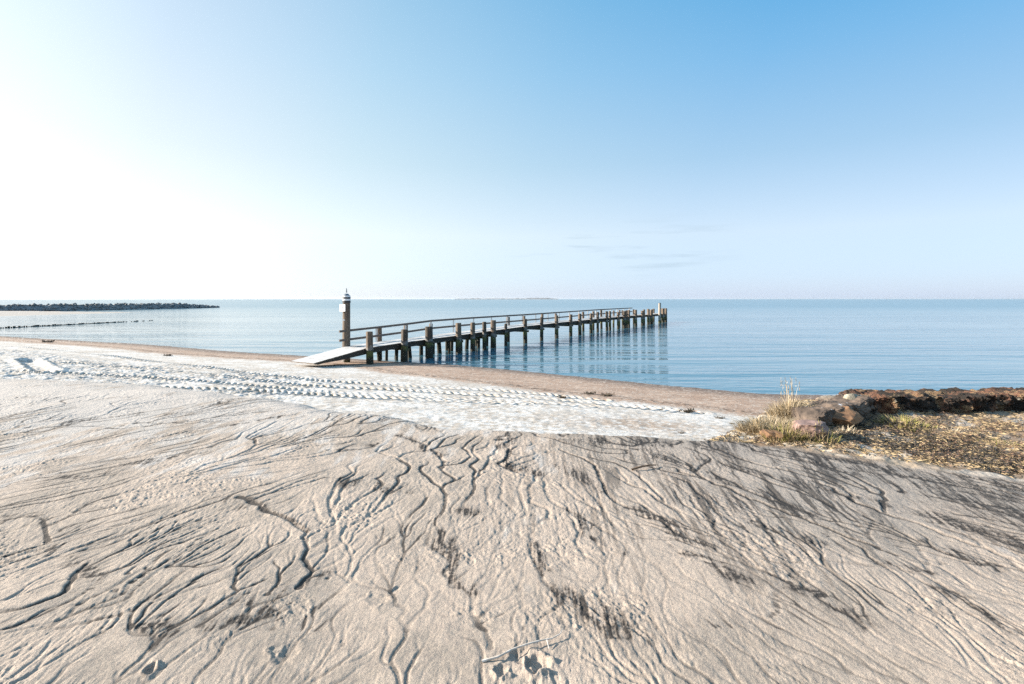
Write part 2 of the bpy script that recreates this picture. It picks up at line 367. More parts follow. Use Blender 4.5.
GRIDS = [(-9.8, 9.4, 2.6, 9.8, 0.008, 1.0, 0), (-5.6, 5.6, 1.5, 5.0, 0.0048, .62, 20)]
def simulate(SX0, SX1, SY0, SY1, DX, k, sd):
    NX = int((SX1 - SX0) / DX); NY = int((SY1 - SY0) / DX); rng = np.random.default_rng(7 + sd)
    xs = SX0 + DX * np.arange(NX); ys = SY0 + DX * np.arange(NY); X, Y = np.meshgrid(xs, ys)
    def bsp(c, seed):
        g = np.random.default_rng(seed).standard_normal((int(NY / c) + 5, int(NX / c) + 5))
        def w(n):
            t = np.arange(n) / c; i = t.astype(int); f = t - i
            return i, ((1 - f) ** 3 / 6, (3 * f ** 3 - 6 * f ** 2 + 4) / 6, (-3 * f ** 3 + 3 * f ** 2 + 3 * f + 1) / 6, f ** 3 / 6)
        ix, wx = w(NX); iy, wy = w(NY); a = sum(g[:, ix + k] * wx[k] for k in range(4))
        return sum(a[iy + k, :] * wy[k][:, None] for k in range(4))
    def blur(a, n=1):
        for _ in range(n):
            a = (a + np.roll(a, 1, 0) + np.roll(a, -1, 0)) / 3; a = (a + np.roll(a, 1, 1) + np.roll(a, -1, 1)) / 3
        return a
    xc = np.clip(X, -6, 6); base = 0.042 * (Y - 0.0625 * xc ** 2); H = base.copy()
    for c, a, s in ((260, .026, 1), (110, .015, 2), (48, .0070, 3), (20, .0030, 4), (8, .0009, 5)): H += a * k * bsp(c * (1.25 if k < 1 else 1), s + sd)
    lines = np.zeros_like(H)
    for ch in CHAN:
        P = px_line(ch); x0, x1 = P[:, 0].min() - .3, P[:, 0].max() + .3; y0, y1 = P[:, 1].min() - .3, P[:, 1].max() + .3
        i0, i1 = np.clip([int((x0 - SX0) / DX), int((x1 - SX0) / DX)], 0, NX); j0, j1 = np.clip([int((y0 - SY0) / DX), int((y1 - SY0) / DX)], 0, NY)
        sl = (slice(j0, j1), slice(i0, i1)); xx = X[sl]; yy = Y[sl]
        wob = (fbm(xx, yy, .22, 41, 3) - .5) * .34
        d = seg_dist(xx + wob, yy - wob, P); lines[sl] = np.maximum(lines[sl], np.exp(-(d / (.014 * max(k, .7))) ** 2) * sstep(.3, .5, fbm(xx, yy, .4, 43, 2)))
    H -= lines * .004 * k
    flow = np.zeros_like(H); ND = 42000
    for b in range(9):
        x = rng.uniform(2, NX - 3, ND); y = rng.uniform(2, NY - 3, ND); dx = np.zeros(ND); dy = -np.ones(ND) * .5; acc = np.zeros(NX * NY)
        for s in range(200):
            i = x.astype(int); j = y.astype(int); fx = x - i; fy = y - j
            h00 = H[j, i]; h10 = H[j, i + 1]; h01 = H[j + 1, i]; h11 = H[j + 1, i + 1]
            gx = (h10 - h00) * (1 - fy) + (h11 - h01) * fy; gy = (h01 - h00) * (1 - fx) + (h11 - h10) * fx
            g = np.hypot(gx, gy) + 1e-9; dx = .55 * dx - .45 * gx / g; dy = .55 * dy - .45 * gy / g
            l = np.hypot(dx, dy) + 1e-9; dx /= l; dy /= l; x += dx; y += dy
            ok = (x > 2) & (x < NX - 3) & (y > 2) & (y < NY - 3); x = x[ok]; y = y[ok]; dx = dx[ok]; dy = dy[ok]
            acc += np.bincount(y.astype(int) * NX + x.astype(int), minlength=NX * NY)
        acc = blur(acc.reshape(NY, NX)); flow += acc
        H -= 0.00034 * k * np.minimum(acc, 8); H = .85 * H + .15 * blur(H)
    D = H - base; D -= blur(D, 60)
    D = D.astype('f4'); D = np.where(D < 0, -.0085 * k * np.tanh(-D / (.0085 * k)), .0052 * k * np.tanh(D / (.0052 * k)))
    halo = np.clip(blur(np.minimum(flow, 40), 9) / 12, 0, 1).astype('f4'); flow = halo
    lf = np.clip(blur(lines, 1), 0, 1).astype('f4')
    return D, flow, lf
def grid_sample(A, X, Y, G):
    SX0, SX1, SY0, SY1, DX = G[:5]
    fx = np.clip((X - SX0) / DX, 0, A.shape[1] - 2.001); fy = np.clip((Y - SY0) / DX, 0, A.shape[0] - 2.001)
    i = fx.astype(int); j = fy.astype(int); fx = fx - i; fy = fy - j
    return (A[j, i] * (1 - fx) + A[j, i + 1] * fx) * (1 - fy) + (A[j + 1, i] * (1 - fx) + A[j + 1, i + 1] * fx) * fy

TRACKS = [[(-60, 343), (20, 347), (120, 357), (200, 367), (300, 380), (400, 386), (500, 391), (600, 400)],
          [(-60, 360), (60, 362), (140, 368), (220, 376), (300, 386), (400, 391), (500, 396), (640, 408), (700, 413)],
          [(-60, 371), (0, 372), (100, 375), (200, 382), (300, 391), (400, 396), (500, 401), (600, 407)],
          [(-60, 386), (0, 385), (60, 384), (150, 387), (250, 391), (340, 397), (440, 401), (520, 404)]]
def smooth_line(P, n=8):
    P = np.array(P); t = np.arange(len(P)); tt = np.linspace(0, len(P) - 1, (len(P) - 1) * n + 1)
    k = np.array([.25, .5, .25])
    x = np.interp(tt, t, P[:, 0]); y = np.interp(tt, t, P[:, 1])
    for _ in range(n):
        x[1:-1] = np.convolve(x, k, 'valid'); y[1:-1] = np.convolve(y, k, 'valid')
    return np.stack([x, y], 1)

def build_terrain():
    u_mid = np.linspace(-1.03, 1.03, 1400); e1 = 1.03 + np.cumsum(np.linspace(.003, .02, 60)); e2 = e1[-1] + np.cumsum(np.geomspace(.04, .6, 24))
    e = np.concatenate([e1, e2]); u = np.concatenate([-e[::-1], u_mid, e])
    ys = [0.5]
    while ys[-1] < 45: ys.append(ys[-1] + (max(.005, .0021 * ys[-1]) if 2 < ys[-1] < 6 else max(.006, .0028 * ys[-1])))
    while ys[-1] < 420: ys.append(ys[-1] * 1.02)
    ys = np.array(ys); NXv, NYv = len(u), len(ys)
    Y = np.repeat(ys[:, None], NXv, 1); X = u[None, :] * (Y + .35)
    z, low, p, d = base_z(X, Y)
    G0, G1 = GRIDS
    A0_, A1_ = simulate(*G0), simulate(*G1)
    inside = sstep(-9.8, -8.8, X) * (1 - sstep(8.4, 9.4, X)) * sstep(1.5, 1.6, Y) * (1 - sstep(8.8, 9.8, Y))
    wn = (1 - sstep(3.6, 4.6, Y + (fbm(X, Y, .5, 19, 2) - .5) * .8)) * (1 - sstep(4.6, 5.5, np.abs(X)))
    Dd, fl, ln = [grid_sample(a, X, Y, G0) * (1 - wn) + grid_sample(b, X, Y, G1) * wn for a, b in zip(A0_, A1_)]
    Dd = Dd + .45 * wn * grid_sample(A0_[0], X, Y, G0)
    # the straw-covered bank on the right has no rills
    FRX, FRY = [2.2, 2.85, 3.5, 4.8, 7, 12], [7.5, 5.95, 5.45, 4.80, 4.0, 3.0]
    bank_d = Y - np.interp(X, FRX, FRY) + (fbm(X, Y, .5, 61, 3) - .5) * .35
    bank = sstep(-.10, .12, bank_d) * p * sstep(2.2, 2.7, X)
    # rill strength varies: crisp in places, nearly smooth in others
    vary = .45 + .75 * sstep(.36, .62, fbm(X, Y, 1.3, 71, 3))
    rill = inside * sstep(.35, .95, p) * (1 - bank)
    z = z + Dd * rill * vary * .62 - ln * rill * .0015
    # crumbled crust: small sharp lumps where the surface has broken
    crust_m = sstep(.52, .72, fbm(X, Y, .6, 81, 4)) * p * (1 - bank)
    lump = fbm(X + .5 * Y, Y * .8, .045, 91, 4, .6)
    z = z + crust_m * (np.abs(lump - .5) * .030 - .003)
    z = z + (fbm(X, Y, .12, 96, 3) - .5) * .008 * p
    z = z + (fbm(X + np.clip(X, -6, 6) * .125 * (8 - Y) * .9, Y * .45, .028, 97, 3, .6) - .5) * .005 * p * (.4 + 1.2 * sstep(.4, .6, fbm(X, Y, .7, 98, 3)))
    # footprints and scuffs bottom centre
    for (a, b_, r, dep) in ((537, 668, .045, .028), (520, 655, .04, .014), (505, 675, .03, .014), (380, 600, .05, .007), (395, 590, .03, .008), (285, 652, .05, .009), (150, 672, .022, .02), (470, 562, .03, .006)):
        cx, cy = at(a, b_, 2.3); wx = (fbm(X, Y, .05, 7, 3) - .5) * r * 2.4; rr = np.hypot(X - cx + wx, (Y - cy) * .8 - wx * .7) / r
        z = z + np.where(rr < 3, dep * (-np.exp(-rr ** 2) + .9 * np.exp(-((rr - 1.35) / .4) ** 2) * (1.6 * vn(X, Y, .05, 9) - .3)), 0)
    # beach below: frost, tyre tracks, scuffs
    lowz = (1 - p)
    frost_l = .24 + .13 * sstep(-11, -3, X) + (fbm(X, Y, 2.5, 101, 4) - .5) * .05
    tan = np.zeros_like(z)
    roi = (Y > 8.5) & (Y < 48) & (X > -60) & (X < 12)
    xr, yr = X[roi], Y[roi]; zt = np.zeros_like(xr); mt = np.zeros_like(xr); tr = np.zeros_like(xr)
    for k, T in enumerate(TRACKS):
        P = smooth_line([at_ground(a, b_)[:2] for a, b_ in T]); wob = (vn(xr, yr, 3, 7 + k) - .5) * .3
        bd = np.full(xr.shape, 1e9); bs = np.zeros(xr.shape); bsd = np.zeros(xr.shape); s0 = 0
        for (x0, y0), (x1, y1) in zip(P[:-1], P[1:]):
            dx, dy = x1 - x0, y1 - y0; L = math.hypot(dx, dy) + 1e-9
            t = np.clip(((xr - x0) * dx + (yr - y0) * dy) / L ** 2, 0, 1)
            ex = xr - x0 - t * dx; ey = yr - y0 - t * dy; dd = np.hypot(ex, ey); cl = dd < bd
            bd = np.where(cl, dd, bd); bs = np.where(cl, s0 + t * L, bs); bsd = np.where(cl, np.sign(dx * ey - dy * ex), bsd); s0 += L
        sd = bd * bsd + wob; w = .34
        inb = 1 - sstep(w, w + .07, np.abs(sd))
        ph = (bs + np.abs(sd) * .7) / .30
        lug = sstep(.25, .75, np.sin(ph * 2 * math.pi) * .5 + .5 + (vn(xr, yr, .15, 3) - .5) * .5)
        worn = (.3 + .7 * sstep(.35, .6, vn(xr, yr, 4, 21 + k))) * (.45 + .9 * vn(xr, yr, .4, 27 + k))
        rim = np.exp(-((np.abs(sd) - w - .06) / .07) ** 2)
        zt += inb * (-.055 + .07 * lug) * worn + rim * .025 * worn
        mt = np.maximum(mt, inb * (1 - lug) * worn); tr = np.maximum(tr, inb)
    z[roi] += zt * lowz[roi] * (1 - .0); tan[roi] = mt
    scuff_zone = sstep(.44, .60, low) * lowz * (1 - sstep(-9, -4, X)) * sstep(.40, .55, fbm(X, Y, 4, 121, 3) + .08)
    sc = fbm(X, Y * .8, .24, 131, 4, .6)
    z = z + scuff_zone * ((sc - .5) * .13) + lowz * sstep(.36, .5, low) * (fbm(X, Y, .2, 135, 3) - .5) * .03
    # a plank-shaped rut on the far left
    cx, cy, _ = at_ground(40, 367); ax, ay, _ = at_ground(27, 360); bx, by, _ = at_ground(47, 372)
    rd = seg_dist(X, Y, np.array([(ax, ay), (bx, by)])); z = z - .14 * np.exp(-(rd / .35) ** 4) + .08 * np.exp(-((rd - .55) / .18) ** 2)
    # foreshore ripple and tide line
    z = z + (1 - sstep(.30, .42, low)) * sstep(-.2, .05, low) * ((fbm(X, Y, .45, 141, 3) - .5) * .018)
    wrack = np.exp(-((low - frost_l + .035) / .018) ** 2) * (Y < 60)
    z = z + wrack * (vn(X, Y, .2, 6) - .3) * .03

    # ---- colours (albedo)
    def C(*c): return np.array(c, 'f4')
    shp = X.shape + (1,)
    def mix(a, b, m): m = m.reshape(shp); return a * (1 - m) + b * m
    n1 = fbm(X, Y, .8, 151, 5); n2 = fbm(X, Y, .12, 161, 4); n3 = fbm(X, Y, 3.5, 171, 4)
    # streaks drawn out along the flow
    st = fbm(X + .18 * np.clip(X, -6, 6) * (Y - 5) * 0 , Y * .22, .10, 181, 4)
    sand = np.ones(shp, 'f4') * C(.54, .445, .37)
    sand = mix(sand, np.ones(shp, 'f4') * C(.44, .37, .31), sstep(.40, .62, n1))
    sand = mix(sand, np.ones(shp, 'f4') * C(.60, .495, .41), sstep(.48, .62, n2) * .5)
    sand = mix(sand, np.ones(shp, 'f4') * C(.33, .30, .275), sstep(-.5, 3.5, X) * sstep(2.0, 5.0, Y) * (.35 + .5 * sstep(.4, .6, n3)))
    # rime on the upper sand: thick on the far left, thinning towards us and right
    fr_amt = sstep(3.4, 9.5, Y + .25 * np.maximum(-X, 0)) * .75 * (1 - sstep(-.5, 2.5, X)) + .10 * (1 - sstep(0, 3, X))
    fr = np.clip(sstep(.62, .30, n1 * .6 + n2 * .2 + st * .2 - fr_amt * .28) , 0, 1) if False else sstep(.40, .66, fr_amt * .85 + (.5 - n1) * .7 + (st - .5) * .9 + .02)
    sand = mix(sand, np.ones(shp, 'f4') * C(.70, .68, .66), fr * .48 * p)
    # dark heavy sediment caught along channels
    dk = np.zeros_like(z); fine = fbm(X, Y, .05, 191, 3)
    for P_, r in DARK:
        P = px_line(P_); x0, x1 = P[:, 0].min() - r * 3, P[:, 0].max() + r * 3; y0, y1 = P[:, 1].min() - r * 3, P[:, 1].max() + r * 3
        m_ = (X > x0) & (X < x1) & (Y > y0) & (Y < y1)
        xx, yy = X[m_], Y[m_]; wob = (fbm(xx, yy, .22, 41, 3) - .5) * .34
        dd = seg_dist(xx + wob, yy - wob, P)
        rv = r * (.55 + .9 * vn(xx, yy, .3, 205)); dk[m_] = np.maximum(dk[m_], .75 * np.exp(-(dd / (.5 * rv)) ** 2) + .45 * np.exp(-(dd / (1.5 * rv)) ** 2))
    xf = X - .0625 * .5 * X * 0
    # flow-aligned coordinate for streak texture
    ang = np.clip(X, -6, 6) * .125; q = X + ang * (8 - Y) * .9; stk = fbm(q, Y * .10, .055, 211, 4, .6); stk2 = fbm(q, Y * .16, .16, 221, 4)
    grit = fbm(X, Y, .022, 215, 3, .7)
    hair = fbm(q + .02 * (n2 - .5), Y * .07, .018, 217, 3, .6)
    lo = -.0022 - .0012 * (1 - wn)
    vm_ = 1 - sstep(lo * 1.9, lo * .35, Dd)               # floors of the channels
    tex = (stk - .5) * 1.2 + (stk2 - .5) * .8 + (hair - .5) * 1.3 + (grit - .5) * .5
    soft = sstep(.05, .80, fl * .55 + tex * .95 + .10)
    rw = sstep(-.3, 3.0, X) * sstep(2.2, 5.2, Y) * sstep(.34, .52, fbm(q, Y * .25, .5, 235, 3))
    env = np.clip(np.maximum(dk * 1.1, rw * (.72 + .35 * sstep(.4, .6, n1))), 0, 1)
    dkm = np.clip(env * (vm_ * .8 + 1.15 * soft * (.25 + .75 * env)) + (env - .5) * .25 * soft, 0, 1)
    rb = sstep(-1.2, 2.2, X) * sstep(1.9, 4.2, Y)
    fine_st = sstep(.515, .63, fbm(q + .05 * (n2 - .5), Y * .055, .032, 245, 3, .55)) * sstep(.36, .54, fbm(q, Y * .3, .35, 247, 3)) * rb
    dkm = dkm * (.35 + .65 * sstep(.38, .60, hair * .6 + grit * .4))
    dkm = np.clip(np.maximum(dkm, fine_st * .8) + vm_ * rb * .5, 0, 1)
    gen = vm_ * (.15 + .75 * sstep(.44, .58, n1))
    valley = 0
    dark = np.clip(np.maximum(np.maximum(dkm, gen), valley) , 0, 1) * sstep(.45, .9, p) * (1 - bank) * inside
    sand = mix(sand, np.ones(shp, 'f4') * C(.022, .021, .022), dark * .93)
    # lower beach
    frost = np.ones(shp, 'f4') * C(.77, .742, .71)
    frost = mix(frost, np.ones(shp, 'f4') * C(.56, .50, .44), sstep(.45, .60, n2 * .5 + n1 * .5) * .85)
    frost = mix(frost, np.ones(shp, 'f4') * C(.50, .43, .36), sstep(.52, .64, fbm(X, Y * 1.4, .16, 251, 4, .7)) * (.45 + .5 * sstep(.40, .6, n3)))
    frost = mix(frost, np.ones(shp, 'f4') * C(.42, .32, .22), tan * .8)
    frost = mix(frost, np.ones(shp, 'f4') * C(.42, .40, .40), scuff_zone * sstep(.46, .36, sc) * .7 if False else scuff_zone * (1 - sstep(.34, .46, sc)) * .7)
    cx, cy, _ = at_ground(640, 424); bare = np.exp(-(((X - cx) / 1.6) ** 2 + ((Y - cy) / .9) ** 2)) * sstep(.35, .6, n2 + .25 * n1)
    frost = mix(frost, np.ones(shp, 'f4') * C(.46, .37, .30), np.clip(bare * 1.3, 0, 1))
    wet = np.ones(shp, 'f4') * C(.43, .30, .225)
    wet = mix(wet, np.ones(shp, 'f4') * C(.52, .385, .30), sstep(.4, .65, fbm(X, Y * 2.5, .7, 241, 4)))
    wet = mix(wet, np.ones(shp, 'f4') * C(.20, .15, .125), 1 - sstep(.01, .15, low))
    wet = mix(wet, np.ones(shp, 'f4') * C(.16, .11, .08), np.clip(wrack * sstep(.42, .6, n2) * 1.0, 0, .8))
    wet = mix(wet, np.ones(shp, 'f4') * C(.75, .68, .60), sstep(.66, .74, vn(X, Y, .05, 33) * .6 + vn(X, Y, .13, 34) * .4) * .6)
    wet = mix(wet, np.ones(shp, 'f4') * C(.14, .10, .08), sstep(.70, .76, vn(X, Y, .07, 35) * .5 + n2 * .5) * .7)
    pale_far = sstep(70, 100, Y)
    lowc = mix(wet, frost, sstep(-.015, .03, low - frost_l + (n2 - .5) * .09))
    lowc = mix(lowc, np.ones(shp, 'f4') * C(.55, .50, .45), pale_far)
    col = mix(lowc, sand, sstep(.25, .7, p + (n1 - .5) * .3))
    # dark lip of the crest on the right
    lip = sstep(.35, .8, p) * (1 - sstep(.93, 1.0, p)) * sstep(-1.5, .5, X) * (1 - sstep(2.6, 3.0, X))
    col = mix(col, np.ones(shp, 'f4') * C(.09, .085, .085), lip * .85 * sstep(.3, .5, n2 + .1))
    # bank under the straw
    soil = np.ones(shp, 'f4') * C(.42, .34, .26)
    soil = mix(soil, np.ones(shp, 'f4') * C(.26, .18, .12), sstep(.42, .6, n1))
    bl = px_line([(830, 425), (880, 442), (940, 455), (1010, 470)], 2.25); bdk = np.exp(-(seg_dist(X, Y, bl) / .55) ** 2)
    soil = mix(soil, np.ones(shp, 'f4') * C(.07, .06, .055), np.clip(bdk * sstep(.35, .6, n2 * .5 + n1 * .5) * 1.2, 0, 1))
    tip = sstep(.05, .35, bank_d) * (1 - sstep(3.5, 4.4, X))
    soil = mix(soil, np.ones(shp, 'f4') * C(.68, .60, .50), tip * sstep(.40, .55, n2))
    soil = mix(soil, np.ones(shp, 'f4') * C(.66, .62, .57), sstep(.58, .70, fbm(X, Y * 1.5, .5, 251, 4)) * .5)
    z = z + bank * (fbm(X, Y, .22, 261, 4) - .5) * .09
    col = mix(col, soil, bank)
    col = np.concatenate([np.clip(col * .86, .01, .9), np.ones(shp, 'f4')], 2)

    co = np.stack([X, Y, z], 2).reshape(-1, 3).astype('f4')
    idx = np.arange(NXv * NYv).reshape(NYv, NXv)
    q4 = np.stack([idx[:-1, :-1], idx[:-1, 1:], idx[1:, 1:], idx[1:, :-1]], 2).reshape(-1, 4).astype('i4')
    me = bpy.data.meshes.new('beach'); me.vertices.add(len(co)); me.vertices.foreach_set('co', co.ravel())
    me.loops.add(q4.size); me.loops.foreach_set('vertex_index', q4.ravel())
    me.polygons.add(len(q4)); me.polygons.foreach_set('loop_start', np.arange(0, q4.size, 4, dtype='i4'))
    me.update(calc_edges=True)
    me.polygons.foreach_set('use_smooth', np.ones(len(q4), bool))
    ca = me.color_attributes.new('Col', 'FLOAT_COLOR', 'POINT'); ca.data.foreach_set('color', col.reshape(-1).astype('f4'))
    me.materials.append(M['sand'])
    o = bpy.data.objects.new('beach', me); COL.objects.link(o); o['kind'] = 'structure'
    return X, Y, z
TX, TY, TZ = build_terrain()
TYs = TY[:, 0].copy(); TU = (TX[0] / (TYs[0] + .35)).copy()
def surf(x, y):
    """height of the finished sand surface"""
    j = int(np.clip(np.searchsorted(TYs, y), 1, len(TYs) - 1)); i = int(np.clip(np.searchsorted(TU, x / (y + .35)), 1, len(TU) - 1))
    return float(TZ[j, i])
_ms = np.geomspace(1.2, 120, 900)
def at_surf(px, py):
    """first point of the sand met by the sight line through a pixel"""
    k = (py - HZ) / F; u = (px - 512) / F; last = _ms[0]
    for y in _ms:
        if CZ - k * y <= surf(u * y, y):
            a, b = last, y
            for _ in range(12):
                m = (a + b) / 2
                if CZ - k * m <= surf(u * m, m): b = m
                else: a = m
            return u * b, b, surf(u * b, b)
        last = y
    return u * last, last, surf(u * last, last)

# dunes behind the photographer, so that the land goes on
bm = bmesh.new(); pr = None
for yy in (0.52, -3, -10, -30, -80, -200):
    row = [bm.verts.new((xx, yy, 2.28 + (0 if yy > 0 else .4 * math.sin(xx * .3 + yy) + min(3, -yy * .03)))) for xx in range(-300, 301, 6)]
    if pr:
        for i in range(len(row) - 1): bm.faces.new((pr[i], pr[i + 1], row[i + 1], row[i])[::-1])
    pr = row
o = obj('dune_ground', bm, simple_mat('dune_sand', (.34, .29, .24), (.5, .44, .37), 2), smooth=True); o['kind'] = 'structure'

# sea
bm = bmesh.new(); W = 32000
vs_ = [bm.verts.new(v) for v in ((-W, -200, 0), (W, -200, 0), (W, W, 0), (-W, W, 0))]; bm.faces.new(vs_)
o = obj('sea', bm, M['water']); o['kind'] = 'structure'

# low dune island on the horizon
bm = bmesh.new(); pts = []
for i in range(60):
    px = 455 + i * 1.75; t = i / 59
    h = (.35 + 1.1 * mnoise.noise(Vector((i * .35, 3, 0))) + (.7 if 40 < i < 57 else 0)) * 9
    h = max(2.0, h) * min(1, 8 * t + .2, 6 * (1 - t) + .25); Yi = 5200
    pts.append(((px - 512) / F * Yi, Yi, h + 2))
pr = None
for x, y, h in pts:
    r = [bm.verts.new(v) for v in ((x, y - 60, -1), (x, y - 40, 3.5), (x, y, h + 4), (x, y + 150, h + 2), (x, y + 250, -1))]
    if pr:
        for k in range(4): bm.faces.new((pr[k], r[k], r[k + 1], pr[k + 1]))
    pr = r
o = obj('far_island', bm, simple_mat('far_dunes', (.10, .12, .14), (.34, .31, .29), .03, bump=0)); o['kind'] = 'structure'

# ---------------------------------------------------------------- the jetty
A0 = -26.8; SL = 0.6; NRM = Vector((-.857, .514, 0)); DIR = Vector((.514, .857, 0)).normalized(); WD = 1.8
DZ_Y = [27.1, 30.3, 32.8, 37.8, 42, 46.5, 52, 62, 69, 80, 89, 92]; DZ_Z = [.60, 1.10, 1.20, 1.31, 1.42, 1.52, 1.58, 1.62, 1.63, 1.56, 1.50, 1.50]
def dz(Y): return float(np.interp(Y, DZ_Y, DZ_Z))
def nearp(Y, off=0.0, z=None):
    """a point of the deck's near edge at depth Y, moved off metres across towards the far side"""
    p = Vector((SL * Y + A0, Y, dz(Y) if z is None else z)) + NRM * off
    return p
def Ynear(px): return -A0 * F / (512 + SL * F - px)
def Yfar(px):  # depth PARAMETER of the far edge point that shows at column px
    yy = 28.9 * F / (512 + SL * F - px); return yy - WD * .514
jetty = empty('wooden_jetty', nearp(28, 0, 0), 'long weathered timber jetty with frosted deck running from the sand out over the water', 'jetty')
# ramp
bm = bmesh.new(); rnd = random.Random(4)
a, b = nearp(26.55), nearp(30.55); a.z -= .02
L = (b - a).length; d = (b - a).normalized(); n = int(L / .15)
def plank_run(bm, Ya, Yb, pitch=.15, over=.05, thick=.05, matidx=True, seed=0):
    rnd = random.Random(seed); s = 0; total = (nearp(Yb) - nearp(Ya)).length; k = int(total / pitch)
    for i in range(k):
        Yc = Ya + (Yb - Ya) * (i + .5) / k; p = nearp(Yc, WD / 2); q = nearp(Yc + .2, WD / 2); dd = (q - p).normalized()
        up = NRM.cross(dd) * -1; up = Vector((0, 0, 1)) if up.z <= 0 else up
        fs = add_box(bm, p + Vector((0, 0, -thick / 2 + rnd.uniform(-.004, .004))), dd * (pitch / 2 - .004), NRM * (WD / 2 + over + rnd.uniform(-.015, .015)), up.normalized() * thick / 2)
        for f in fs:
            f.normal_update(); f.material_index = 0 if f.normal.z > .7 else 1
plank_run(bm, 27.1, 30.5, seed=1)
obj('ramp', bm, [M['deck'], M['deck_edge']], jetty)
bm = bmesh.new(); plank_run(bm, 30.6, 88.9, pitch=.155, seed=2); obj('deck', bm, [M['deck'], M['deck_edge']], jetty)
# stringers
for off in (.10, WD / 2, WD - .10):
    bm = bmesh.new(); Ys_ = [27.4] + [28.5, 30.3, 32.8, 35, 37.8, 42, 46.5, 52, 58, 62, 69, 75, 80, 85, 88.7]
    for y0, y1 in zip(Ys_[:-1], Ys_[1:]):
        hh = .12 if y1 < 29 else (.20 if y1 < 31 else .30)
        p, q = nearp(y0, off), nearp(y1, off); p.z -= .055 + hh / 2; q.z -= .055 + hh / 2; add_bar(bm, p, q, .12, hh)
    obj('stringer', bm, M['beam'], jetty)
# solid side board of the ramp
bm = bmesh.new(); P0, P1 = nearp(27.2, -.01), nearp(30.2, -.01)
vsb = []
for off in (-.045, 0.0):
    for (Y_, zt_, zb_) in ((27.2, -.055, -.10), (28.6, -.055, -.26), (30.3, -.055, -.36)):
        p = nearp(Y_, off); vsb.append([bm.verts.new(p + Vector((0, 0, zt_))), bm.verts.new(p + Vector((0, 0, zb_)))])
for k in (0, 1):
    bm.faces.new((vsb[k][0], vsb[k][1], vsb[k + 1][1], vsb[k + 1][0])); bm.faces.new((vsb[k + 3][0], vsb[k + 4][0], vsb[k + 4][1], vsb[k + 3][1]))
    bm.faces.new((vsb[k][0], vsb[k + 1][0], vsb[k + 4][0], vsb[k + 3][0])); bm.faces.new((vsb[k][1], vsb[k + 3][1], vsb[k + 4][1], vsb[k + 1][1]))
obj('side_board', bm, M['beam'], jetty)
# piles, near row: (column, top z over deck, radius)
near = [(367, .98, .185, 'pile'), (401, .86, .20, 'pile_dark'), (426, .88, .235, 'pile_dark'), (456, .93, .20, 'pile'), (470.5, .85, .17, 'pile'), (480, .83, .15, 'pile_dark'),
        (490.6, .86, .20, 'pile'), (504, .46, .115, 'pile_dark'), (523.6, .68, .155, 'pile_dark'), (539.5, .72, .15, 'pile_dark'), (554.8, .76, .17, 'pile'), (568.8, .76, .16, 'pile'), (578, .78, .17, 'pile')]
Yl = [(Ynear(c), t, r, m_) for c, t, r, m_ in near]
yy = 59.6; rnd = random.Random(9)
while yy < 78.8: Yl.append((yy, rnd.uniform(.58, .88), rnd.uniform(.14, .21), rnd.choice(['pile', 'pile', 'pile_dark']))); yy += rnd.choice([.9, 1.9, 2.4, 2.7])
def bed(x, y): return min(surf(x, y), 0.6) - .4
for k, (Y_, t, r, m_) in enumerate(Yl):
    p = nearp(Y_, -r - .06 if k not in (5,) else -.45); bm = bmesh.new(); off = rnd.uniform(-.05, .05)
    add_post(bm, p.x, p.y, max(-1.2, bed(p.x, p.y)), dz(Y_) + t, r * 1.16, r * 1.06, 14, (rnd.uniform(-.05, .05), off), seed=k)
    o = obj('pile', bm, M[m_], jetty, smooth=False)
# far row
far = [(382, .95, .16, 'pile'), (407.5, .92, .15, 'pile'), (433, .85, .13, 'pile')]
Yf = [(Yfar(c), t, r, m_) for c, t, r, m_ in far] + [(Yfar(c), t, r, 'pile') for c, t, r in ((510, .80, .16), (526, .78, .12), (543.6, .82, .14), (557.5, .80, .13), (585, .8, .15), (594.6, .8, .16))]
yy = Yfar(603)
while yy < 80: Yf.append((yy, rnd.uniform(.65, .9), rnd.uniform(.12, .17), rnd.choice(['pile', 'pile_dark']))); yy += rnd.choice([1.3, 2.2, 2.6])
Yf += [(Yfar(c), -.1, .13, 'pile_green') for c in (449, 462, 478, 487, 496)]
for k, (Y_, t, r, m_) in enumerate(Yf):
    p = nearp(Y_, WD + r + .06); bm = bmesh.new()
    add_post(bm, p.x, p.y, max(-1.2, bed(p.x, p.y)), dz(Y_) + t, r * 1.06, r, 12, (rnd.uniform(-.05, .05), 0), seed=50 + k)
    obj('pile', bm, M[m_], jetty)
# old weed-grown stubs under the deck
for k, (c, off, top, r) in enumerate(((395, 1.2, .75, .07), (398, .5, .55, .05), (416, .9, .8, .10), (432, 1.4, .75, .10), (441, 1.2, .8, .12), (447, 1.0, .85, .12), (449, .35, .7, .07), (408, 1.5, .7, .09), (461, 1.3, .9, .1), (466, .8, .9, .09), (475, 1.2, .9, .11), (386, 1.0, .6, .09), (484, .9, 1.0, .1), (497, 1.4, 1.0, .1))):
    Y_ = Ynear(c) + .4; p = nearp(Y_, off); bm = bmesh.new()
    add_post(bm, p.x, p.y, bed(p.x, p.y), top + .25, r * 1.5, r * 1.3, 10, (rnd.uniform(-.15, .15), 0), seed=90 + k)
    obj('stub_pile', bm, M['pile_green'], jetty)
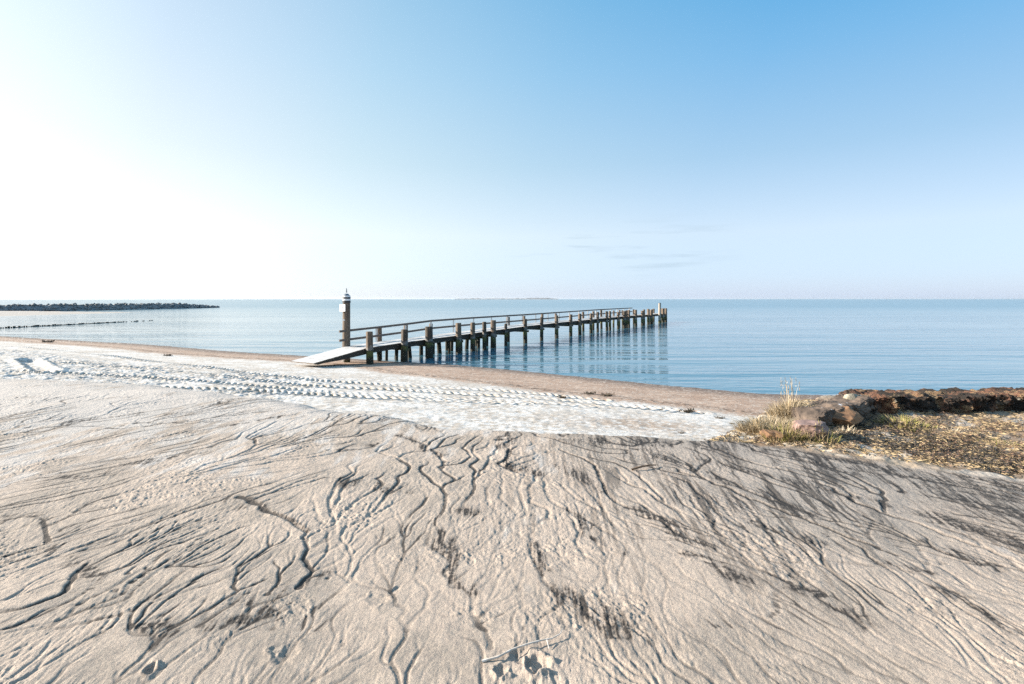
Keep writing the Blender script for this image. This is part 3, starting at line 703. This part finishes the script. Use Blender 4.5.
# sea end: clusters
for k, (Y_, off, t, r) in enumerate(((79.8, -.2, .85, .2), (80.6, -.35, .7, .2), (81.5, -.15, .8, .2), (86.9, -.3, .85, .2), (87.8, -.1, .9, .2), (88.5, -.3, .9, .22), (88.9, .5, .85, .2), (88.7, 1.9, .8, .2), (86.4, 2.1, .8, .2))):
    p = nearp(Y_, off); bm = bmesh.new(); add_post(bm, p.x, p.y, -1.2, dz(Y_) + t, r, r * .95, 12, seed=120 + k); obj('pile', bm, M['pile'], jetty)
# cross beams bolted under the deck, ends standing out
for k, (Y_, t, r, m_) in enumerate(Yl[:16]):
    bm = bmesh.new(); Y2 = Y_ + r + .1; zz = dz(Y2) - .055 - .30 - .09
    if Y_ < 31: continue
    p, q = nearp(Y2, -.35, zz), nearp(Y2, WD + .3, zz); add_bar(bm, p, q, .16, .17); obj('crossbeam', bm, M['crossbeam'], jetty)
# iron straps holding near piles
for k, (Y_, t, r, m_) in enumerate(Yl[:14]):
    if k in (5,): continue
    p = nearp(Y_, -r - .06); bm = bmesh.new(); zz = dz(Y_) - .16
    for dzz in (0,):
        ring = []
        for zc in (zz + dzz, zz + dzz + .055):
            ring.append([bm.verts.new((p.x + (r * 1.13) * math.cos(a_ * math.pi / 8), p.y + (r * 1.13) * math.sin(a_ * math.pi / 8), zc)) for a_ in range(16)])
        for i in range(16): bm.faces.new((ring[0][i], ring[0][(i + 1) % 16], ring[1][(i + 1) % 16], ring[1][i]))
        bm.faces.new(ring[1]); bm.faces.new(ring[0][::-1])
    obj('strap', bm, M['black'], jetty)
# handrail on the far side
RX = [339, 384, 412, 430, 470, 525, 568, 600, 632]; RT = [331.5, 326.6, 323.3, 320.9, 318, 314.7, 311.8, 309.6, 308.0]
pts_t, pts_m = [], []
for c, ry in zip(RX, RT):
    Yp = Yfar(c); Yw = Yp + WD * .514; zt = CZ - (ry - HZ) * Yw / F
    pts_t.append(nearp(Yp, WD - .03, zt)); pts_m.append(nearp(Yp, WD - .03, zt - .50 - .05))
for nm, P in (('top_rail', pts_t), ('mid_rail', pts_m)):
    bm = bmesh.new()
    for a, b in zip(P[:-1], P[1:]): add_bar(bm, a, b, .08, .135)
    obj(nm, bm, M['rail'], jetty)
yr_ = [p.y for p in pts_t]; zr_ = [p.z for p in pts_t]
Yk = Yfar(377); k = 0
while Yk < Yfar(634):
    p = nearp(Yk, WD + .045); zt = float(np.interp(p.y, yr_, zr_)) + .02; bm = bmesh.new()
    add_bar(bm, (p.x, p.y, dz(Yk) - .25), (p.x, p.y, zt), 0.105, .105, Vector((0, 1, 0))); obj('rail_post', bm, M['rail_post'], jetty); Yk += 2.35; k += 1

# tall marker post beside the ramp
px_, py_ = (346.0 - 512) / F * 31.4, 31.4
tp = empty('marker_post', (px_, py_, surf(px_, py_)), 'tall thick timber post with white bands and a white sign, beside the jetty ramp', 'post')
bm = bmesh.new(); add_post(bm, px_, py_, surf(px_, py_) - .5, 4.18, .25, .215, 20, (.03, 0), rings=10, seed=5, rough=.03)
obj('shaft', bm, M['marker'], tp, smooth=False)
def band(z0, z1, r, m_, name):
    bm = bmesh.new(); ra = [bm.verts.new((px_ + .03 + r * math.cos(i * math.pi / 12), py_ + r * math.sin(i * math.pi / 12), z0)) for i in range(24)]
    rb = [bm.verts.new((px_ + .03 + r * math.cos(i * math.pi / 12), py_ + r * math.sin(i * math.pi / 12), z1)) for i in range(24)]
    for i in range(24): bm.faces.new((ra[i], ra[(i + 1) % 24], rb[(i + 1) % 24], rb[i]))
    bm.faces.new(rb); bm.faces.new(ra[::-1]); obj(name, bm, m_, tp)
band(3.90, 4.01, .24, M['white'], 'band'); band(4.105, 4.21, .235, M['white'], 'band'); band(4.015, 4.115, .24, M['black'], 'band')
band(3.76, 3.895, .241, M['black'], 'band')
bm = bmesh.new(); bmesh.ops.create_cone(bm, cap_ends=True, segments=20, radius1=.20, radius2=.10, depth=.12, matrix=Matrix.Translation((px_ + .03, py_, 4.27))); obj('cap', bm, M['metal'], tp)
bm = bmesh.new(); bmesh.ops.create_cone(bm, cap_ends=True, segments=8, radius1=.05, radius2=.02, depth=.28, matrix=Matrix.Translation((px_ + .03, py_, 4.53))); obj('spike', bm, M['metal'], tp)
bm = bmesh.new(); add_box(bm, (px_ - .13, py_ - .27, 3.46), Vector((.20, -.093, 0)), Vector((.005, .011, 0)), Vector((0, 0, .215)))
bmesh.ops.bevel(bm, geom=bm.edges[:], offset=.008, segments=1)
sg = obj('sign', bm, M['white'], tp); tag(sg, 'blank looking white square sign')
bm = bmesh.new(); add_box(bm, (px_ - .10, py_ - .298, 3.46), Vector((.032, -.015, 0)), Vector((0, .003, 0)), Vector((0, 0, .06))); add_box(bm, (px_ - .19, py_ - .256, 3.47), Vector((.018, -.008, 0)), Vector((0, .003, 0)), Vector((0, 0, .02)))
obj('mark', bm, M['metal'], sg)
bm = bmesh.new(); add_box(bm, (px_ - .06, py_ - .245, 2.72), Vector((.06, 0, 0)), Vector((0, .008, 0)), Vector((0, 0, .035))); obj('small_plate', bm, M['white'], tp)

# pale tall pole at the sea end
p = nearp(84.4, -.5, 0); po = empty('mooring_pole', (p.x, p.y, -1), 'tall pale timber pole rising from the water at the seaward end of the jetty', 'pole')
bm = bmesh.new(); add_post(bm, p.x, p.y, -1.2, 3.32, .23, .20, 14, seed=77, rings=8); obj('shaft', bm, M['pale_wood'], po)
bm = bmesh.new(); bmesh.ops.create_cone(bm, cap_ends=True, segments=14, radius1=.225, radius2=.15, depth=.07, matrix=Matrix.Translation((p.x, p.y, 3.355))); obj('cap', bm, M['metal'], po)

# ---------------------------------------------------------------- stones
def stone_bm(bm, c, s, seed, sub=2, amp=.25, flat=0.0, rz=0.0, sharp=1.6):
    rnd = random.Random(seed); off = Vector((rnd.uniform(0, 50), rnd.uniform(0, 50), rnd.uniform(0, 50)))
    g = bmesh.ops.create_icosphere(bm, subdivisions=sub, radius=1.0); ca, sa = math.cos(rz), math.sin(rz)
    cuts = [(Vector((rnd.uniform(-1, 1), rnd.uniform(-1, 1), rnd.uniform(-1, 1))).normalized(), rnd.uniform(.50, .80)) for _ in range(11)]
    for v in g['verts']:
        q = v.co.copy(); 
        for n_, d_ in cuts:
            e = q.dot(n_) - d_
            if e > 0: q -= n_ * e
        nz = mnoise.fractal(q * sharp + off, .8, 2.1, 5); q *= 1 + amp * nz
        if flat and q.z > flat: q.z = flat + (q.z - flat) * .2
        x, y, z = q.x * s[0], q.y * s[1], q.z * s[2]
        v.co = Vector((c[0] + x * ca - y * sa, c[1] + x * sa + y * ca, c[2] + z))
# far breakwater
BW = [(-190, 90), (-172, 125), (-158, 157), (-150, 190), (-141, 226), (-138, 240)]
bw = empty('breakwater', (-157, 157, 0), 'long low breakwater of dark boulders reaching into the sea at the far left', 'breakwater')
bm = bmesh.new(); rnd = random.Random(21); big = []
bx = [p_[1] for p_ in BW]; bxx = [p_[0] for p_ in BW]
yy = 92
while yy < 240:
    cx = float(np.interp(yy, bx, bxx)); taper = min(1, (243 - yy) / 26) ** .7
    for k in range(9):
        o_ = rnd.uniform(-4.5, 4.5) * taper; top = (2.25 * taper + .1) * max(.12, 1 - abs(o_) / 5.2)
        s_ = rnd.choice([.35, .5, .6, .8, 1.05]) ; stone_bm(bm, (cx + o_, yy + rnd.uniform(-.5, .5), top - s_ * .45), (s_ * 1.15, s_, s_ * .8), rnd.randint(0, 99999), 1, .15)
    if len(big) < 90: big.append((cx + rnd.uniform(-.8, 1.6) * taper, yy, 2.1 * taper + rnd.uniform(-.15, .35), rnd.uniform(.5, .85)))
    yy += 1.15 if yy > 140 else 2.6
# inner core so no gaps show
prv = None
for yy in np.linspace(90, 238, 40):
    cx = float(np.interp(yy, bx, bxx)); tpr = min(1, (243 - yy) / 26) ** .7
    r_ = [bm.verts.new(v) for v in ((cx - 4.6 * tpr, yy, -.6), (cx - 1.2 * tpr, yy, 1.7 * tpr), (cx + 1.2 * tpr, yy, 1.7 * tpr), (cx + 4.6 * tpr, yy, -.6))]
    if prv:
        for k in range(3): bm.faces.new((prv[k], r_[k], r_[k + 1], prv[k + 1]))
    prv = r_
obj('boulder_slope', bm, M['stone_dark'], bw)['kind'] = 'stuff'
for x_, y_, z_, s_ in big[:90]:
    bm = bmesh.new(); stone_bm(bm, (x_, y_, z_ - s_ * .3), (s_ * 1.2, s_, s_ * .75), int(y_ * 77), 1, .15); obj('boulder', bm, M['stone_dark'], bw)
# low groyne of stakes
gr = empty('stake_groyne', (*at(0, 328), 0), 'low line of dark stakes just above the water at the far left', 'groyne')
p0 = Vector((*at(-40, 330.4), 0)); p1 = Vector((*at(152, 320.6), 0)); rnd = random.Random(31)
bm = bmesh.new()
for i in range(100):
    t = (i / 99) ** .85; q = p0.lerp(p1, t); keep = t < .72 or rnd.random() < .45
    if not keep: continue
    bmp = bmesh.new(); h_ = rnd.uniform(.08, .26) * (1 - .35 * t); r_ = rnd.uniform(.09, .17)
    add_post(bmp, q.x, q.y, -.5, h_, r_, r_ * .9, 7, rings=1, seed=i); obj('stake', bmp, M['pile_dark'], gr)
bm.free()

# ---------------------------------------------------------------- rocks and slab on the bank
def rock_thing(name, px, py, w, d_, h, m_, label, seed, up=0, cat='rock', sub=5, amp=.13, flat=0, rz=0, sink=.35, group=None, sharp=1.6):
    x, y, z = at_surf(px, py); bm = bmesh.new(); stone_bm(bm, (0, 0, h * (1 - sink) * .5), (w / 2, d_ / 2, h / 2 * 1.15), seed, sub, amp, flat, rz, sharp)
    me = bpy.data.meshes.new(name); bm.to_mesh(me); bm.free(); me.materials.append(M[m_]); me.polygons.foreach_set('use_smooth', [sub > 3] * len(me.polygons))
    o = bpy.data.objects.new(name, me); COL.objects.link(o); o.location = (x, y, z + up); tag(o, label, cat, group); return o
rock_thing('granite_rock', 807, 438, .50, .36, .34, 'rock_pink', 'pink granite rock with a dark shaded face among dry grass, nearest the frosted sand', 23, rz=.3, flat=.35, sharp=2.6, amp=.16)
rock_thing('rusty_rock', 842, 425, .62, .4, .28, 'rock_orange', 'rusty orange brown rock between the pink rock and the long dark slab', 8, rz=-.2)
rock_thing('lichen_stone', 851, 409, .36, .26, .2, 'rock_white', 'pale whitish stone perched at the seaward side of the slab', 14, up=.04, sink=.1)
rock_thing('small_brown_rock', 772, 440, .30, .26, .16, 'rock_orange', 'small low brown rock at the left foot of the dry grass', 19)

def ridge(name, front, width, h0, m_, label, seed, cat, fine=.02, amp=.10, top_noise=.06):
    """an eroded slab: front base line in ground coordinates, width back from it, height"""
    P = smooth_line(front, 6); seg = [0]
    for a, b in zip(P[:-1], P[1:]): seg.append(seg[-1] + math.hypot(*(b - a)))
    n = int(seg[-1] / fine); s = np.linspace(0, seg[-1], n); X = np.interp(s, seg, P[:, 0]); Y = np.interp(s, seg, P[:, 1])
    tx = np.gradient(X); ty = np.gradient(Y); l = np.hypot(tx, ty); nx, ny = -ty / l, tx / l
    prof = [(-.02, -.12), (.0, .12), (-.015, .35), (.01, .6), (.0, .82), (.03, .96), (.09, 1.03), (.2, 1.05), (.35, 1.04), (.5, 1.06), (.65, 1.02), (.8, 1.03), (.92, .95), (1.0, .7), (1.04, .2), (1.05, -.4)]
    pp = []
    for (a0, b0), (a1, b1) in zip(prof[:-1], prof[1:]):
        k_ = 3 if a0 < .2 else 2
        for k in range(k_): pp.append((a0 + (a1 - a0) * k / k_, b0 + (b1 - b0) * k / k_))
    pp.append(prof[-1])
    bm = bmesh.new(); prev = None; off = Vector((seed * 7.1, seed * 3.3, 0))
    for i in range(n):
        endt = min(1, min(i, n - 1 - i) * fine / .18) ** .5
        hl = h0 * (1 + .28 * mnoise.fractal(Vector((s[i] * .8, seed, 0)), .8, 2, 3)) * (.35 + .65 * endt)
        gz = surf(X[i], Y[i]); row = []
        for a, b in pp:
            w_ = width * (.4 + .6 * endt)
            x = X[i] + nx[i] * a * w_; y = Y[i] + ny[i] * a * w_; z = gz + b * hl
            q = Vector((x, y, z)) * 2.4 + off
            nv = mnoise.fractal(q * 1.6, .55, 2.1, 7)
            blk = mnoise.cell(Vector((x * 3.2, y * 3.2, z * 5)) + off) - .5
            outw = 1.0 if a < .08 else 0.0
            x += -nx[i] * (nv * amp + blk * .035) * outw; y += -ny[i] * (nv * amp + blk * .035) * outw; z += nv * top_noise * .8 * (b > .5) * 1.0 + (blk * .02 if b > .9 else 0)
            row.append(bm.verts.new((x, y, z)))
        if prev:
            for k in range(len(row) - 1): bm.faces.new((prev[k], row[k], row[k + 1], prev[k + 1])[::-1])
        prev = row
        if i in (0, n - 1): bm.faces.new(row if i == 0 else row[::-1])
    o = obj(name, bm, M[m_], smooth=False); tag(o, label, cat); return o
g_ = lambda a, b: np.array(at_surf(a, b)[:2])
ridge('rock_slab', [g_(818, 431), g_(842, 424), g_(866, 417), g_(884, 411)], .48, .20, 'slab', 'flat weathered slab sloping up behind the rusty rock', 3, 'slab', amp=.05, top_noise=.03)
ridge('eroded_wall', [g_(872, 415.5), g_(900, 413.5), g_(940, 413), g_(985, 411.5), g_(1024, 411), g_(1090, 410.5), np.array((16.0, 8.9))], .7, .225, 'crust', 'long low dark eroded wall with a reddish crumbling top above the sea', 6, 'wall')

# ---------------------------------------------------------------- grasses
def blade(bm, p, h, lean, az, w, curl=1.0, segs=4):
    d = Vector((math.cos(az), math.sin(az), 0)); s = Vector((-d.y, d.x, 0)); s.rotate(Matrix.Rotation(random.uniform(-1, 1), 3, 'Z')); pr = None
    for k in range(segs + 1):
        t = k / segs; q = Vector(p) + Vector((0, 0, h * (t - .25 * curl * t * t * min(1, lean * 1.4)))) + d * (lean * h * (t * .35 + t * t * .65))
        ww = w * (1 - t * .85) / 2; r = (bm.verts.new(q - s * ww), bm.verts.new(q + s * ww))
        if pr: bm.faces.new((pr[0], pr[1], r[1], r[0]))
        pr = r
def tuft(px, py, rad, n, h, m_, label, seed, cat='grass tuft', group=None, name='dry_grass_tuft', stalks=0, stalk_h=.6, w=.011, lean=.9, squash=.7, mix=None):
    random.seed(seed); x, y, z = at_surf(px, py); bm = bmesh.new()
    for i in range(n):
        a = random.uniform(0, 6.283); r = rad * math.sqrt(random.random()); bx_, by_ = x + r * math.cos(a), y + r * squash * math.sin(a)
        blade(bm, (bx_, by_, surf(bx_, by_) - .01), h * random.uniform(.35, 1.0) * (1.15 - .6 * r / rad), random.uniform(.1, lean), a + random.uniform(-1, 1), w * random.uniform(.6, 1.3))
    nb = len(bm.faces)
    for i in range(stalks):
        a = random.uniform(0, 6.283); r = rad * .35 * random.random(); bx_, by_ = x + r * math.cos(a), y + r * math.sin(a); hh = stalk_h * random.uniform(.55, 1)
        az = random.uniform(0, 6.28); ln = random.uniform(.02, .22) if i > 3 else .04; blade(bm, (bx_, by_, z), hh, ln, az, w * .9, 0)
        tip = Vector((bx_ + math.cos(az) * ln * hh, by_ + math.sin(az) * ln * hh, z + hh * .97))
        for k in range(7): blade(bm, tip - Vector((0, 0, k * .018)), .03, .4, random.uniform(0, 6.28), w * .8, 0, 1)
    mats = [M[m_]] + ([M[mix]] if mix else [])
    if mix:
        for f in bm.faces: f.material_index = 1 if (f.index // 4) % 3 == 0 else 0
        bm.faces.ensure_lookup_table()
        for i_, f in enumerate(bm.faces): f.material_index = 1 if (i_ // 4) % 3 == 0 else 0
    me = bpy.data.meshes.new(name)
    for v in bm.verts: v.co -= Vector((x, y, z))
    bm.to_mesh(me); bm.free()
    for q in mats: me.materials.append(q)
    o = bpy.data.objects.new(name, me); COL.objects.link(o); o.location = (x, y, z); tag(o, label, cat, group or 'grass tufts on the bank'); return o
tuft(789, 420, .26, 1500, .40, 'straw', 'tallest dry straw tuft with upright stalks standing against the wet sand', 1, stalks=16, stalk_h=.60, mix='straw_pale')
tuft(766, 432, .36, 1700, .26, 'straw', 'broad low tuft of pale straw on the left slope of the bank', 2, mix='straw_pale', lean=1.8)
tuft(785, 438, .24, 700, .26, 'straw', 'straw tuft with a few green blades, left of the pink granite rock', 3, mix='green', lean=1.2)
tuft(818, 442, .24, 260, .24, 'straw', 'sparse tuft in front of the dark face of the pink granite rock', 4, mix='green', stalks=5, stalk_h=.30)
tuft(905, 424, .36, 360, .15, 'green', 'fresh green grass tuft on the brown litter in front of the eroded wall', 5, name='green_grass_tuft', lean=1.3, mix='straw')
tuft(846, 433, .14, 90, .14, 'straw_pale', 'small pale tuft at the foot of the rusty rock', 6)
tuft(870, 404, .25, 260, .08, 'straw', 'short dry tuft on top of the slab beside the pale stone', 8, lean=1.4)
tuft(950, 432, .3, 160, .07, 'straw_pale', 'flattened straw tuft among litter right of the green tuft', 9, lean=1.5)
tuft(1000, 445, .32, 200, .08, 'straw', 'flattened straw tuft near the right edge of the bank', 10, lean=1.5, mix='green')
tuft(735, 441, .16, 120, .07, 'straw', 'tiny straw tuft at the left tip of the bank', 11, lean=1.5)

# litter: stalks, leaves and dark crumbs blown together on the bank
random.seed(77)
def scatter(name, n, m_, test, size, label, cat, lift=.01, cross=.25):
    bm = bmesh.new(); k = 0; tries = 0
    while k < n and tries < n * 30:
        tries += 1; px = random.uniform(690, 1080); py = random.uniform(402, 486)
        if random.random() > test(px, py): continue
        x, y = at(px, py, 2.25); z = surf(x, y)
        if z < 1.9 or (y > 9.3): continue
        L = random.uniform(*size); a = random.uniform(0, 6.28); d_ = Vector((math.cos(a), math.sin(a), random.uniform(-.15, .35))) * L
        s_ = Vector((-math.sin(a), math.cos(a), random.uniform(-.5, .5))) * L * random.uniform(cross * .5, cross)
        p = Vector((x, y, z + random.uniform(0, lift)))
        v = [bm.verts.new(p - d_ / 2), bm.verts.new(p + s_ / 2 + Vector((0, 0, L * .15))), bm.verts.new(p + d_ / 2), bm.verts.new(p - s_ / 2)]
        bm.faces.new(v); k += 1
    o = obj(name, bm, M[m_]); tag(o, label, cat, kind='stuff')
def zone(px, py):
    front = 447 + (px - 760) * .125 if px > 760 else 447 - (760 - px) * .09
    if py > front + random.uniform(-3, 3): return 0
    back = 441 - (px - 705) * .38 if px < 790 else 404
    if py < back + 2: return 0
    return 1
scatter('straw_litter', 11000, 'straw', lambda a, b: zone(a, b) * (.9 if mnoise.noise(Vector((a * .03, b * .09, 0))) > -.15 else .25), (.02, .085), 'pale straw stalks strewn over the bank', 'litter', .015, .06)
scatter('leaf_litter', 14000, 'litter_red', lambda a, b: zone(a, b) * (1 if mnoise.noise(Vector((a * .025 + 9, b * .08, 3))) > 0.0 else .2) * (1 if a > 800 else .3), (.010, .035), 'rusty brown leaf litter strewn over the bank', 'litter', .025, .6)
scatter('dark_litter', 12000, 'litter_dark', lambda a, b: zone(a, b) * (1 if abs(b - (436 + (a - 860) * .21)) < 13 and a > 825 else .12), (.010, .045), 'black seaweed crumbs strewn over the bank', 'litter', .025, .5)

# seaweed on the frosted sand
def clump(px, py, w, label, seed, group='seaweed clumps on the frosted sand'):
    random.seed(seed); x, y, z = at_surf(px, py); bm = bmesh.new()
    for i in range(60):
        a = random.uniform(0, 6.28); r = w / 2 * math.sqrt(random.random()); q = Vector((r * math.cos(a), r * .6 * math.sin(a), 0))
        blade(bm, q + Vector((0, 0, random.uniform(0, w * .12))), w * .22 * random.uniform(.4, 1), random.uniform(.5, 1.6), a + random.uniform(-2, 2), w * .06, 1.0, 3)
    stone_bm(bm, (0, 0, w * .03), (w * .38, w * .22, w * .09), seed, 2, .5)
    me = bpy.data.meshes.new('seaweed_clump'); bm.to_mesh(me); bm.free(); me.materials.append(M['seaweed'])
    o = bpy.data.objects.new('seaweed_clump', me); COL.objects.link(o); o.location = (x, y, z); tag(o, label, 'seaweed', group)
clump(687, 412, .50, 'largest dark seaweed clump on the white frost left of the bank', 1)
clump(720, 418.5, .30, 'dark seaweed clump on the frost between the largest clump and the straw bank', 2)
clump(732, 424, .16, 'small seaweed scrap closest to the straw bank, below its neighbour', 3)
clump(742, 422, .18, 'thin light seaweed scrap nearest the foot of the straw bank', 4)
clump(661, 410, .22, 'small seaweed scrap just left of the largest clump', 5)
clump(682, 433.5, .18, 'small dark scrap by the crest of the grey sand', 6)
clump(562, 398, .42, 'flat dark seaweed patch above the tyre tracks right of the jetty', 7)
clump(590, 394, .45, 'thin dark weed at the tide line, left of a reddish patch', 8)
clump(607, 396, .55, 'long reddish weed patch on the tide line', 9)
clump(48, 342.5, 1.1, 'dark weed lying on the frost at the far left near the water', 10)
clump(168, 356, .6, 'dark weed lump at the edge of the frost left of the ramp', 11)

# twigs
def twig(pts, r, m_, label, name='twig', forks=()):
    P = [Vector(at_surf(a, b)) + Vector((0, 0, h)) for a, b, h in pts]; bm = bmesh.new()
    def tube(P, r0, r1):
        prv = None
        for i, p in enumerate(P):
            d_ = (P[min(i + 1, len(P) - 1)] - P[max(i - 1, 0)]).normalized(); s_ = d_.cross(Vector((0, 0, 1))).normalized(); u_ = s_.cross(d_); rr = r0 + (r1 - r0) * i / (len(P) - 1)
            ring = [bm.verts.new(p + (s_ * math.cos(k * 1.0472) + u_ * math.sin(k * 1.0472)) * rr) for k in range(6)]
            if prv:
                for k in range(6): bm.faces.new((prv[k], prv[(k + 1) % 6], ring[(k + 1) % 6], ring[k]))
            prv = ring
    tube(P, r, r * .45)
    for f in forks: tube([Vector(at_surf(a, b)) + Vector((0, 0, h)) for a, b, h in f], r * .5, r * .25)
    o = obj(name, bm, M[m_]); tag(o, label, 'twig'); return o
twig([(482, 663, .008), (498, 660, .015), (512, 654, .022), (526, 649, .022), (540, 645, .022), (552, 642, .018), (560, 638, .02)], .006, 'twig', 'bleached forked twig lying over a scuffed footprint in the foreground', forks=([(560, 638, .02), (563, 631, .012)], [(547, 644, .02), (549, 650, .006)]))
twig([(632, 471, .015), (640, 470, .03), (650, 468, .03), (656, 467, .02)], .011, 'twig_brown', 'short dark twig on the grey sand right of the centre')

# thin winter haze over land and water, the sky wholly outside it
bm = bmesh.new(); add_box(bm, (0, W / 2 - 150, 15.0), Vector((W + 150, 0, 0)), Vector((0, W / 2 + 300, 0)), Vector((0, 0, 20.0)))
hz_m = bpy.data.materials.new('haze'); hz_m.use_nodes = True; tn = hz_m.node_tree; tn.nodes.clear()
ho = tn.nodes.new('ShaderNodeOutputMaterial'); hv = tn.nodes.new('ShaderNodeVolumePrincipled')
hv.inputs['Color'].default_value = (.82, .91, 1, 1); hv.inputs['Density'].default_value = 0.000035; hv.inputs['Anisotropy'].default_value = 0.3
tn.links.new(hv.outputs[0], ho.inputs['Volume'])
o = obj('haze', bm, hz_m); tag(o, kind='stuff', label='thin pale haze lying over the beach and the sea', cat='haze')
